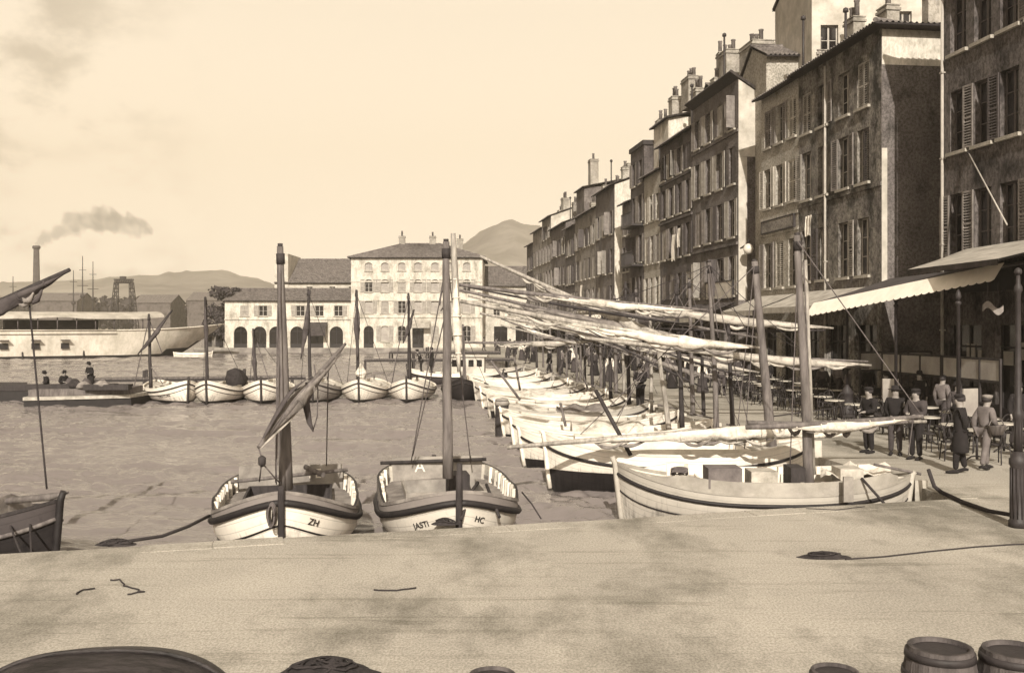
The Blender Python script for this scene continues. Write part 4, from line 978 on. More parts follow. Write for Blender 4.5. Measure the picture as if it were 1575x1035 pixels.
# yards lowered along the boats: one or two each
Yd = [(0, (705, 438), (1088, 477), 27.2, .11, 'sail_w'), (1, (835, 452), (1282, 505), 30.5, .13, 'sail_w'), (1, (738, 394), (1032, 520), 31.2, .12, 'sail_w'),
      (2, (706, 446), (1112, 530), 34.3, .16, 'sail_g'), (0, (900, 520), (1340, 562), 26.6, .10, 'sail_w'), (3, (738, 482), (1000, 523), 38.0, .15, 'sail_w'),
      (2, (985, 530), (1336, 566), 34.0, .10, 'sail_g'), (4, (880, 508), (1168, 573), 41.6, .13, 'sail_w'), (5, (760, 462), (960, 522), 45.5, .16, 'sail_w'),
      (4, (905, 520), (1110, 585), 41.2, .10, 'sail_g'), (3, (720, 455), (940, 500), 38.4, .12, 'sail_g'), (6, (795, 480), (985, 525), 50, .16, 'sail_g'), (5, (715, 527), (925, 523), 46.2, .12, 'sail_w'),
      (7, (770, 478), (930, 520), 55, .15, 'sail_w'), (8, (770, 500), (905, 530), 60.5, .15, 'sail_g'), (9, (770, 490), (880, 528), 66.5, .15, 'sail_w')]
for k, (b_, p0, p1, Y, rs, mk) in enumerate(Yd):
    furled(qb[b_], P(*p0, Y), P(*p1, Y-.1), rs*.95, mk if k % 5 in (0, 3) or mk != 'sail_w' else 'sail_m', 'wood_l' if k % 3 else 'wood_m', .1, .97, droop=.05, seed=k*1.7, belly=[.62, .72, .8][k % 3])
# bare spars and boathooks lying among the yards
for k, (b_, p0, p1, Y) in enumerate(((0, (720, 442), (1060, 500), 27.9), (1, (870, 462), (1170, 520), 30.2), (2, (760, 470), (1150, 556), 33.8), (3, (850, 500), (1120, 560), 37.8), (4, (930, 512), (1180, 590), 41.0), (2, (735, 450), (905, 490), 34.9),
        (3, (900, 505), (1090, 600), 37.4), (5, (800, 490), (1010, 545), 45.2), (6, (850, 510), (1020, 560), 49.8), (0, (1000, 535), (1335, 556), 26.9), (1, (1010, 505), (1270, 508), 30.8))):
    g = G(); a_, b2 = P(*p0, Y), P(*p1, Y); g.tube([a_.lerp(b2, i/6)-Vector((0, 0, .05*math.sin(math.pi*i/6))) for i in range(7)], [.02, .035, .045, .05, .05, .045, .03], 6); wpart('spar', g, M['wood_m' if k % 2 else 'wood_d'], qb[b_])
for b_, px, top_, Y, mk in ((5, 960, (957, 500), 46.3, 'wood_l'), (8, 872, (870, 500), 61.2, 'wood_m'), (9, 858, (857, 495), 67.3, 'wood_d'), (10, 836, (834, 488), 74.2, 'wood_m'), (2, 1082, (1078, 470), 34.9, 'wood_d'), (0, 1128, (1120, 500), 27.9, 'wood_d'), (6, 930, (926, 480), 50.8, 'wood_d'), (7, 893, (893, 500), 55.8, 'wood_m'), (4, 990, (985, 500), 42.3, 'wood_m')):
    mast(qb[b_], P(px, 500+(CZ-WZ-.55)*F/Y, Y), P(*top_, Y), .075, .045, mk)
for b_, (tx, ty), Y in ((1, (1040, 445), 31.2), (3, (978, 447), 38.3), (5, (945, 457), 46), (6, (906, 464), 50.5), (7, (884, 470), 55.5), (9, (845, 472), 67)):
    for dx in (-.9, .9): ropes(qb[b_], [sag(P(tx, ty+3, Y), P(tx, ty+3, Y)+Vector((dx*2.2, -.3, -(P(tx, ty, Y).z-WZ-.8))), 0)], .012)
MT = {0: (1091, 408, 27.5), 1: (1012, 525, 31), 2: (1060, 434, 34.6), 3: (978, 450, 38.3), 4: (962, 440, 42), 5: (945, 460, 46), 6: (906, 466, 50.5)}
for b_, p0, p1, Y, rs, mk in Yd:
    if b_ in MT:
        for t in (.62, .8): ropes(qb[b_], [sag(P(*MT[b_]), P(*p0, Y).lerp(P(*p1, Y), t), .05)], .010, 'rope_d')
ropes(qb[0], [sag(P(1091, 410, 27.5), P(1105, 520, 27.2), 0), sag(P(1091, 410, 27.5), P(950, 640, 27.5), 0), sag(P(1095, 420, 27.5), P(1150, 650, 27), 0)])
ropes(qb[1], [sag(P(1010, 525, 31), P(1085, 640, 31), 0)]); ropes(qb[2], [sag(P(1060, 435, 34.6), P(940, 600, 34.6), 0), sag(P(1060, 435, 34.6), P(1110, 610, 34.6), 0)])
ropes(qb[4], [sag(P(962, 440, 42), P(880, 580, 42), 0)])
for k, (b_, px, py, p1) in enumerate(((2, 800, 615, (755, 555)), (3, 800, 600, (790, 545)), (1, 870, 655, (862, 620)), (5, 905, 600, (880, 530)))):
    Y = [34.3, 38, 30.8, 45.6][k]; g = G(); g.tube([P(px, py, Y), P(p1[0], p1[1], Y+.3)], .045, 7); wpart('sprit_pole', g, M['wood_m'], qb[b_])
# extra masts (two-masted boats)
for b_, px, top_, Y, mk in ((1, 1050, (1040, 440), 31.2, 'wood_d'), (3, 1002, (1000, 470), 38.3, 'wood_l'), (4, 940, (935, 470), 42.2, 'wood_d'), (6, 925, (922, 500), 50.5, 'wood_m'), (7, 900, (898, 490), 55.5, 'wood_d')):
    base = P(px, 500+(CZ-WZ-.55)*F/Y, Y); mast(qb[b_], base, P(*top_, Y), .085, .05, mk)

# --- the row lying across the harbour, bows to the viewer
mid = [('white boat with a lettered bow, leftmost of the row across the harbour', 237, 0, 606, -.55, 'white', .0, (229, 484), 'wood_d'),
       ('white bow-on boat, second from the left in the row across the harbour', 320, 1, 604, .0, 'white', .1, (316, 458), 'wood_d'),
       ('white bow-on boat right of the round hung net, across the harbour', 395, 2, 602, .1, 'white', .1, (390, 508), 'wood_d'),
       ('grey bow-on boat half hidden behind the slanting bundled sail', 478, 3, 600, .05, 'greyp', .1, (474, 446), 'wood_d'),
       ('broad white bow-on boat in the middle of the row across the harbour', 553, 4, 595, .0, 'white', .15, (548, 447), 'wood_d'),
       ('white bow-on boat below a small flag-like brailed sail', 626, 5, 594, .0, 'white', .15, (628, 452), 'wood_d'),
       ('black bow-on boat under the tall straight mast', 712, 6, 590, .0, 'black', .1, (712, 500), 'wood_m')]
mb = []
for lab, px, k, py, rot, mk, wl, mt, mm_ in mid:
    Y = 51.5+.3*k; X = XP(px, 49+.3*k)
    sh = Shape(5.6, 2.7, .66, .50, .3, p=2.3, e=1.0)
    r = boat(lab, (X, Y, 0), rad(-90)+(-rot*-1 if k == 0 else rot)*(1), sh, ('black', mk, mk, 'deckl', 'pale', 'wood_d'), 'boats moored across the harbour', wl=.14, stem=.2, post='wood_d', line2=.72, top_u=.88, rudder=False, thw=1, deck_drop=.1)
    if k == 0:
        r.rotation_euler.z = rad(-90)+.62
        bow_text(r, sh, 'TRITON', .62, .68, -1, .24, M['black'])
    base = Vector((XP(mt[0]+3, Y-.6), Y-.6, WZ+.7)); mast(r, base, P(mt[0], mt[1], Y-.6), .10, .06, mm_); mb.append((r, Y, X))
# brailed dark sails on their masts
def brail(i, p0, p1, rs, m='sail_d', belly=.5): furled(mb[i][0], P(*p0, mb[i][1]-.8), P(*p1, mb[i][1]-.8), rs*.72, m, 'wood_d', .02, .98, droop=0, seed=i, belly=belly, ry=.05)
brail(0, (265, 477), (212, 545), .16, 'sail_d'); brail(1, (315, 457), (319, 545), .16, 'sail_d'); brail(2, (389, 505), (394, 592), .15, 'sail_d', .6)
brail(3, (477, 446), (463, 552), .19, 'sail_d'); brail(4, (549, 446), (550, 552), .22, 'sail_d'); brail(5, (637, 476), (620, 528), .16, 'sail_d')
furled(mb[4][0], P(555, 556, 51.5), P(559, 590, 51.5), .26, 'sail_w', 'wood_l', .02, .98, droop=0, seed=3)
ropes(mb[0][0], [sag(P(229, 490, 51), P(250, 545, 51), 0), sag(P(229, 560, 51), P(250, 590, 50), 0), sag(P(229, 490, 51), P(205, 600, 52), 0)], .025)
ropes(mb[5][0], [sag(P(628, 456, 52), P(600, 600, 51), 0)], .025); ropes(mb[2][0], [sag(P(390, 510, 52), P(415, 590, 51), 0)], .025)
for i in (1, 2, 3, 4, 5, 6):
    lab, px, _k, _py, _r, _m, _w, mt, _mm = mid[i]; r_, Y_, X_ = mb[i]
    for dx, dy in ((-1.1, .3), (1.1, .3), (0, -2.4)): ropes(r_, [sag(P(mt[0], mt[1]+4, Y_-.6), Vector((X_+dx, Y_+dy, WZ+.85)), 0)], .014, 'rope_d')
# round dark net hung up behind the third boat
g = G(); c_ = P(363, 583, 53.4); g.lathe([(.05, -.75), (.45, -.5), (.6, 0), (.45, .45), (.05, .62)], 12, 0, c_); g.tube([c_-Vector((0, 0, 1.4)), c_-Vector((0, 0, .5))], .05, 6)
for q in range(len(g.v)): g.v[q] += Vector((noise.noise(g.v[q]*2)*.12, noise.noise(g.v[q]*2+Vector((5, 0, 0)))*.12, noise.noise(g.v[q]*3)*.1))
o = wpart('hung_net', g, M['net'], mb[1][0])

# --- hulk (receiving ship) at the left
root = empty('hulk_ship', (-62, 113, WZ), 0, 'long white hulk ship roofed with a pale awning, lying at the left', 'ship')
inv = mtx(root).inverted()
a0, a1 = Vector((-95, 97.5, 0)), Vector((XP(275, 128), 128, 0)); ax = (a1-a0); LH = ax.length; ax.normalize(); nn = Vector((ax.y, -ax.x, 0))   # nn points to the viewer
Bh = 5.5
def hp(s, u, side):                     # s along, u 0..1 waterline to deck
    over = max(0, (s-.86)/.14)
    hb = Bh*(1-over**2.0)**.8*(.80+.20*u) if over < 1 else 0
    rake = 6.4*(over**1.0)*(u**.9)
    return a0+ax*(s*LH-.6*over+rake)+nn*(side*hb)+Vector((0, 0, WZ-.2+u*(3.55+.75*over**2)))
g = G(); ns, nu = 46, 8
ss_ = [i/ns for i in range(ns+1)]; ss_ = [.0+.86*i/20 for i in range(21)]+[.86+.14*i/16 for i in range(1, 17)]
uu_ = [0, .1, .14, .3, .5, .7, .85, .9, 1]
for side in (-1, 1):
    ids = [[g.vert(hp(s, u, side)) for u in uu_] for s in ss_]
    for i in range(len(ss_)-1):
        for j in range(len(uu_)-1):
            over = max(0, (ss_[i]-.88)/.12)
            dark = uu_[j+1] <= .145 or (over > .25 and uu_[j+1] <= .14+.62*(over-.25)*.9)
            g.face((ids[i][j], ids[i+1][j], ids[i+1][j+1], ids[i][j+1]), 1 if dark else 0, True)
for i in range(len(ss_)-1): g.poly([hp(ss_[i], 1, -1), hp(ss_[i+1], 1, -1), hp(ss_[i+1], 1, 1), hp(ss_[i], 1, 1)], 2)
g.build('hull', [M['hulk'], M['black'], M['deckg']], root, inv)
g = G()
for s0_, s1_ in ((0, .86),):
    for u in (.88, 1.0):
        p, q = hp(s0_, u, 1), hp(.86, u, 1); g.tube([p+nn*.05, q+nn*.05], .08, 6)
g.tube([hp(s, 1.0, 1)+nn*.05 for s in ss_[20:]], .08, 6)
g.build('rail', M['hulk'], root, inv)
for px in (5, 53, 99):                  # ports with raised lids
    for s in [k/400 for k in range(400)]:
        q = hp(s, .55, 1)
        if CX+F*q.x/q.y > px: break
    g = G(); q = hp(s, .52, 1)
    g.obox(q+nn*.03, ax*.45, nn*.03, (0, 0, .5), 0); o = g.build('gun_port', M['black'], root, inv)
    g = G(); g.obox(q+nn*.45+Vector((0, 0, .55)), ax*.5, nn*.42, (0, 0, .03)); g.build('port_lid', M['wood_d'], o, inv)
g = G(); ds = []
for i in range(31):
    s = .015+.90*i/30; over = max(0, (s-.86)/.14)
    rr = []
    for side, z in ((1.06, 1.15), (.62, 1.45), (.0, 1.56), (-.62, 1.45), (-1.06, 1.15)):
        q = hp(s, 1, 0); hb = Bh*(1-over**2)**.8
        rr.append(g.vert(q+nn*(side*hb)+Vector((0, 0, z*1.35+.12+.05*math.sin(i*2.1)*abs(side)))))
    ds.append(rr)
for i in range(30):
    for j in range(4): g.face((ds[i][j], ds[i+1][j], ds[i+1][j+1], ds[i][j+1]), 0, True)
for i in range(30):
    a, b = g.v[ds[i][0]], g.v[ds[i+1][0]]; g.poly([a, b, b-Vector((0, 0, .28+.1*math.sin(i))), a-Vector((0, 0, .28+.1*math.sin(i-1)))], 0)
g.build('deck_awning', M['hulkaw'], root, inv)
for i in range(26):
    s = .02+.87*i/25; q = hp(s, 1, .97); g = G(); g.tube([q, q+Vector((0, 0, 1.75))], .07, 6); g.build('awning_post', M['frame_d'], root, inv)
g = G()
for s0_, s1_, h in ((.02, .30, 1.2), (.33, .44, 1.25), (.48, .62, .8), (.66, .83, 1.2)):
    p, q = hp(s0_, 1, .35), hp(s1_, 1, .35); g.obox((p+q)/2+Vector((0, 0, h/2)), (q-p)/2, nn*1.4, (0, 0, h/2))
g.build('deckhouse', M['shop'], root, inv)
for px, y0, y1 in ((228, 690-140, 700-140), (37, 500, 560), (27, 500, 532)):
    pass
for s in (.25, .47, .58, .69, .8):
    q = hp(s, .0, 1)+nn*.25; g = G(); g.tube([q+Vector((0, 0, -.2)), q+Vector((0, 0, R.uniform(.8, 3.0)))], .11, 7); g.build('fender_pile', M['wood_d'], root, inv)

# small white dinghy under the hulk's bow
sh = Shape(4.6, 1.5, .45, .2, .15); boat('small white dinghy lying under the bow of the hulk ship', (XP(297, 122), 122), rad(8), sh, ('white', 'white', 'white', 'deckl', 'white', 'pale'), name='rowing_boat', wl=-.2, stem=.1, rudder=False, top_u=.82)

# --- work barge and jetty in the left middle distance
root = empty('work_barge', (-20, 47.5, WZ), 0, 'long low dark barge with a pale rubbing beam, at the left in the middle distance', 'barge'); inv = mtx(root).inverted()
def bargeb(x0, x1, y0, y1, z0, z1): g.box(x0, y0, z0, x1, y1, z1)
xl, xr = XP(55, 48), XP(218, 50)
g = G(); q = [(xl, 46.8), (xr, 48.6), (xr+.2, 51), (xl-.6, 50)]
def prism(q, z0, z1, m=0):
    n_ = len(q); g.poly([(x, y, z1) for x, y in q], m); g.poly([(x, y, z0) for x, y in q[::-1]], m)
    for i in range(n_):
        (x, y), (x2, y2) = q[i], q[(i+1) % n_]; g.poly([(x, y, z0), (x2, y2, z0), (x2, y2, z1), (x, y, z1)], m)
prism(q, WZ-.3, WZ+.34); g.build('hull', M['black'], root, inv)
g = G(); q2 = [(x, y-.08 if y < 49.5 else y) for x, y in q]; prism(q2, WZ+.36, WZ+.52); g.build('rubbing_beam', M['deckl'], root, inv)
g = G(); prism([(xl+.15, 46.95), (xr-.1, 48.72), (xr-.2, 50.7), (xl, 49.7)], WZ+.53, WZ+.86); g.build('deck_load', M['wood_m'], root, inv)
g = G()
for k in range(14):
    x = xl+(xr-xl)*R.random(); y = R.uniform(48, 49.5); g.obox((x, y, WZ+.93), (R.uniform(.3, 1.1), R.uniform(-.2, .2), 0), (.0, R.uniform(.1, .3), 0), (0, 0, R.uniform(.04, .14)))
g.build('loose_planks', M['wood_d'], root, inv)
for k in range(7):
    x = xl+.6+(xr-xl-1.2)*R.random(); y = 48+.01*(x-xl); g = G(); g.lathe([(.05, 0), (R.uniform(.25, .5), .02), (R.uniform(.25, .45), R.uniform(.18, .3)), (.1, R.uniform(.35, .5))], 9, 0, (x, y+R.uniform(-.5, .8), WZ+.86), 1, .8)
    for q in range(len(g.v)): g.v[q] += Vector((noise.noise(g.v[q]*3)*.1, 0, noise.noise(g.v[q]*2.5)*.08))
    g.build('sack', M[R.choice(['sail_d', 'wood_d', 'sail_g', 'net'])], root, inv)
g = G(); g.lathe([(.02, WZ+.5), (.5, WZ+.5), (.6, WZ+.9), (.2, WZ+1.1)], 10, 0, (xl+1.6, 48.6, 0)); g.build('tarpaulin', M['sail_d'], root, inv)
root = empty('work_barge', (-27, 52, WZ), 0, 'flat dark raft at the left edge beyond the barge', 'barge'); inv = mtx(root).inverted()
g = G(); q = [(-32, 50.5), (XP(48, 51), 51), (XP(50, 54), 54), (-32, 54)]; prism(q, WZ-.3, WZ+.5); g.build('hull', M['black'], root, inv)
g = G(); prism([(x, y) for x, y in ((-31.8, 51), (XP(40, 51.4), 51.4), (XP(42, 53.5), 53.5), (-31.8, 53.5))], WZ+.51, WZ+.85); g.build('deck_load', M['wood_d'], root, inv)
def jetty(label, a, b, w, z, step=3, rail=False):
    a, b = Vector((*a, 0)), Vector((*b, 0)); d = b-a; L = d.length; d.normalize(); n_ = Vector((-d.y, d.x, 0))
    r = empty('jetty', tuple(a), 0, label, 'jetty'); inv = mtx(r).inverted()
    g = G(); k = int(L/.3)
    for i in range(k): c = a+d*(i+.5)*L/k+Vector((0, 0, z)); g.obox(c, d*(L/k/2-.012), n_*w/2, (0, 0, .04))
    g.build('planking', M['wood_m'], r, inv)
    for i in range(int(L/step)+1):
        for s in (-1, 1):
            g = G(); c = a+d*min(L-.1, i*step+.1)+n_*s*(w/2-.1); g.tube([c+Vector((0, 0, WZ-1)), c+Vector((0, 0, z+(.5 if i % 2 else -.05)))], .09, 7); g.build('pile', M['wood_d'], r, inv)
    g = G()
    for s in (-1, 1): g.obox((a+b)/2+n_*s*(w/2-.1)+Vector((0, 0, z-.12)), d*L/2, n_*.06, (0, 0, .078))
    g.build('beam', M['wood_d'], r, inv)
jetty('low plank jetty crossing behind the bow-on boats', (XP(142, 61), 61), (XP(470, 64), 64), 1.4, -.12)
jetty('plank jetty on piles in front of the white hotel', (XP(560, 82), 82), (XP(790, 84), 84), 1.6, .35, 4)
jetty('low landing stage near the arcaded building', (XP(600, 108), 108), (XP(770, 108), 108), 2.5, .3, 4)
# launch with a white cabin
sh = Shape(6.4, 2.2, .7, .35, .2); L1 = boat('launch with a small pale windowed cabin beyond the black boat', (XP(700, 66), 66), rad(178), sh, ('black', 'wood_d', 'white', 'deckl', 'pale', 'black'), name='launch', wl=.1, top_u=.82)
g = G(); g.box(-2.0, -.7, .6, .4, .7, 1.85); g.box(-2.2, -.85, 1.85, .6, .85, 1.95); cbn = g.build('cabin', M['pale'], L1)
for s in (-1, 1):
    for i in range(4):
        g = G(); g.box(-1.85+i*.55, s*.7-.02, 1.2, -1.5+i*.55, s*.7+.02, 1.65); g.build('window', M['glass'], cbn)
mast(L1, P(706, 560, 66), P(704, 470, 66), .08, .05, 'wood_l')
# dark mooring pile in the water near the row
r = empty('mooring_pile', (XP(772, 35), 35, WZ), 0, 'thick dark mooring pile standing in the water beside the white bows', 'mooring pile'); g = G()
g.tube([(0, 0, -1), (0, 0, 1.28)], .24, 10); g.build('pile', M['wood_d'], r); g = G(); g.lathe([(.26, 1.1), (.27, 1.2), (.2, 1.33), (.05, 1.36)], 10); g.build('cap', M['greyp'], r)
# ---------------------------------------------------------------- awnings over the promenade
fr0, fr1 = P(1545, 404, 26.0), P(1252, 466, 34.0)
aw('shop_awning', 'long awning with a bright white scalloped valance in front of the nearest house', [fr0, fr1, fpt(38, .1, 5.0), fpt(24.5, .1, 5.2)], ('awn_g', 'awn_w'), val=.44, scal=True, tilt=.75, group='awnings over the promenade')
aw('shop_awning', 'pale small awning above the long white-edged one, against the nearest house', [P(1535, 398, 23.5), P(1395, 415, 31), fpt(33, .1, 5.75), fpt(25.5, .1, 5.85)], ('awn_m', 'awn_g'), val=.15, group='awnings over the promenade')
aw('shop_awning', 'pale sagging awning of the mottled house', [fpt(39.6, 2.0, 4.0), fpt(46.4, 2.0, 4.0), fpt(46.4, .1, 4.75), fpt(39.6, .1, 4.75)], ('awn_m', 'awn_m'), val=.22, group='awnings over the promenade', scal=True)
aw('shop_awning', 'pale awning of the narrow lighter plastered house', [fpt(47, 2.2, 3.9), fpt(51.4, 2.2, 3.9), fpt(51.4, .1, 4.7), fpt(47, .1, 4.7)], ('awn_m', 'awn_m'), val=.25, group='awnings over the promenade')
aw('shop_awning', 'grey awning of the tall house with the white side wall', [fpt(55.2, 2.4, 3.6), fpt(62.8, 2.4, 3.6), fpt(62.8, .1, 4.5), fpt(55.2, .1, 4.5)], ('awn_g', 'awn_m'), val=.25, group='awnings over the promenade')
aw('shop_awning', 'dark awning of the four-storey brown house', [fpt(63.6, 2.4, 3.4), fpt(70.4, 2.4, 3.4), fpt(70.4, .1, 4.3), fpt(63.6, .1, 4.3)], ('awn_g', 'awn_g'), val=.3, group='awnings over the promenade')
aw('shop_awning', 'pale awning of the light narrow house with the attic', [fpt(71.2, 2.6, 3.2), fpt(79, 2.6, 3.2), fpt(79, .1, 4.2), fpt(71.2, .1, 4.2)], ('awn_m', 'awn_m'), val=.3, group='awnings over the promenade')
aw('shop_awning', 'pale awning halfway down the quay below the long grey house', [fpt(86, 2.6, 3.2), fpt(101, 2.6, 3.2), fpt(101, .1, 4.2), fpt(86, .1, 4.2)], ('awn_w', 'awn_m'), val=.35, group='awnings over the promenade')
aw('shop_awning', 'farthest dark awning near the end of the house row', [fpt(106, 2.6, 3.2), fpt(124, 2.6, 3.2), fpt(124, .1, 4.2), fpt(106, .1, 4.2)], ('awn_g', 'awn_m'), val=.35, group='awnings over the promenade')
# poles carrying the awning
def pole(px, Y, label, top, base_r=.16):
    r = empty('awning_pole', (XP(px, Y), Y, 0), 0, label, 'pole', 'iron poles along the cafe terrace')
    g = G(); g.lathe([(.05, 1.1), (.048, top), (.075, top+.02), (.075, top+.08), (.04, top+.1)], 10); g.build('shaft', M['iron'], r)
    g = G(); g.lathe([(base_r*1.3, 0), (base_r*1.3, .12), (base_r, .16), (base_r*.85, .8), (base_r*1.0, .86), (.07, 1.1), (.05, 1.15)], 10); g.build('base', M['iron'], r)
    g = G(); g.lathe([(.03, top+.1), (.075, top+.2), (.06, top+.3), (.015, top+.4)], 10); g.build('finial', M['iron'], r)
    return r
pole(1474, 25.2, 'thin iron pole nearest to the right-hand cafe tables', ZP(448, 25.2)-.35)
pole(1378, 30.0, 'thin iron pole in the middle of the white awning', ZP(455, 30)-.35)
pole(1303, 34.0, 'iron pole with a thick base at the far end of the white awning', ZP(464, 34)-.35, .24)
for i, Y in enumerate((44, 52, 60, 69)):
    pole((1243, 1152, 1072, 1012)[i], Y, ['iron pole by the pale sagging awning', 'iron pole below the globe lamp', 'iron pole before the tall house with the white side wall', 'iron pole farthest down the terrace'][i], 3.6, .18)
# globe lamp on the corner of the tall house
p = P(1151, 383, 54.0); r = empty('globe_lamp', p, 0, 'white glass globe lamp on a bracket in the dark gap between two houses', 'lamp')
inv = mtx(r).inverted(); g = G(); g.lathe([(.02, -.3), (.2, -.22), (.3, 0), (.2, .22), (.02, .3)], 14, 0, p); g.build('globe', M['lamp_glass'], r, inv)
g = G(); q = Vector((fac(54.9)[0], 54.9, p.z+.35)); g.tube([p+Vector((0, 0, .3)), p+Vector((0, 0, .5)), p+Vector((.3, .6, .5)), Vector((fac(54.9)[0]+.1, 54.9, p.z+.1))], .03, 6); g.build('bracket', M['iron'], r, inv)
# sign boards
def board(label, Y0, Y1, z0, z1, m, out=.08):
    a, b = fpt(Y0, out, z0), fpt(Y1, out, z0); r = empty('sign_board', a, 0, label, 'sign', 'sign boards on the quay houses'); inv = mtx(r).inverted()
    a, b = Vector(a), Vector(b); d = (b-a).normalized(); n_ = Vector((-d.y, d.x, 0)); c = (a+b)/2+Vector((0, 0, (z1-z0)/2)); L = (b-a).length
    g = G(); g.obox(c, d*L/2, n_*.04, (0, 0, (z1-z0)/2)); g.build('panel', M[m], r, inv)
    g = G()
    for s in (-1, 1): g.obox(c+Vector((0, 0, s*((z1-z0)/2+.03))), d*(L/2+.06), n_*.06, (0, 0, .03)); g.obox(c+d*s*(L/2+.03), d*.03, n_*.06, (0, 0, (z1-z0)/2-.001))
    g.build('frame', M['wood_d'], r, inv)
board('pale blank board above the grey awning of the tall house', 55.6, 60.2, 4.75, 5.7, 'pale')
board('weathered painted panel between the floors of the narrow lighter house', 47.2, 51.2, 7.95, 8.5, 'pl_b', .06)
board('dark fascia board above the shops of the nearest house', 26, 34, 4.35, 4.95, 'shop')
board('dark shop board on the four-storey brown house', 64, 70, 4.4, 4.9, 'shop')
p = P(1527, 474, 26.5); r = empty('sign_board', p, 0, 'pale curved scroll-shaped board hanging under the white-edged awning', 'sign'); inv = mtx(r).inverted()
g = G(); pr = []
for i in range(17):
    t = i/16; pr.append(p+Vector((-.28+.56*t, 0, .10*math.sin(t*math.pi*2))))
for a, b in zip(pr, pr[1:]):
    g.poly([a+Vector((0, -.02, -.09)), b+Vector((0, -.02, -.09)), b+Vector((0, -.02, .09)), a+Vector((0, -.02, .09))]); g.poly([a+Vector((0, .02, -.09)), a+Vector((0, .02, .09)), b+Vector((0, .02, .09)), b+Vector((0, .02, -.09))])
    g.poly([a+Vector((0, -.02, .09)), b+Vector((0, -.02, .09)), b+Vector((0, .02, .09)), a+Vector((0, .02, .09))])
g.build('panel', M['sh_m'], r, inv); g = G()
for i in (4, 12): g.tube([pr[i]+Vector((0, 0, .08)), pr[i]+Vector((0, 0, .8))], .012, 5)
g.build('hanger', M['iron'], r, inv)
# light rod against the nearest house
r = empty('awning_rod', P(1490, 236, 30.6), 0, 'thin pale rod slanting across the front of the nearest house', 'rod'); inv = mtx(r).inverted()
g = G(); g.tube([P(1490, 236, 32.9), P(1549, 346, 29.2)], .025, 6); g.build('rod', M['frame'], r, inv); g = G(); g.lathe([(.05, -.04), (.05, .04)], 8, 0, P(1490, 236, 32.9)); g.build('hook', M['iron'], r, inv)

# lamp post at the right edge
X, Y = XP(1566, 15.6), 15.6
r = empty('iron_post', (X, Y, 0), 0, 'dark fluted cast-iron post at the right edge of the picture', 'post')
def pz(g):
    for q in g.v: q.x *= .68; q.y *= .68
g = G(); g.lathe([(.21, 0), (.21, .10), (.18, .13), (.16, .60), (.165, .95), (.20, 1.0), (.20, 1.08), (.15, 1.12), (.12, 1.2)], 16)
for k in range(12):
    a = k*math.pi/6; g.tube([(math.cos(a)*.165, math.sin(a)*.165, .14), (math.cos(a)*.16, math.sin(a)*.16, .94)], .022, 5)
pz(g); g.build('base', M['iron'], r)
g = G(); g.lathe([(.10, 1.18), (.095, 1.7), (.12, 1.74), (.12, 1.82), (.075, 1.88), (.055, 3.7), (.09, 3.74), (.09, 3.8), (.05, 3.86), (.04, 4.0)], 14)
for k in range(8):
    a = k*math.pi/4; g.tube([(math.cos(a)*.09, math.sin(a)*.09, 1.2), (math.cos(a)*.088, math.sin(a)*.088, 1.68)], .014, 5)
pz(g); g.build('shaft', M['iron'], r)
g = G(); g.lathe([(.04, 4.0), (.06, 4.03), (.05, 4.08), (.01, 4.11)], 14); g.build('finial', M['iron'], r)

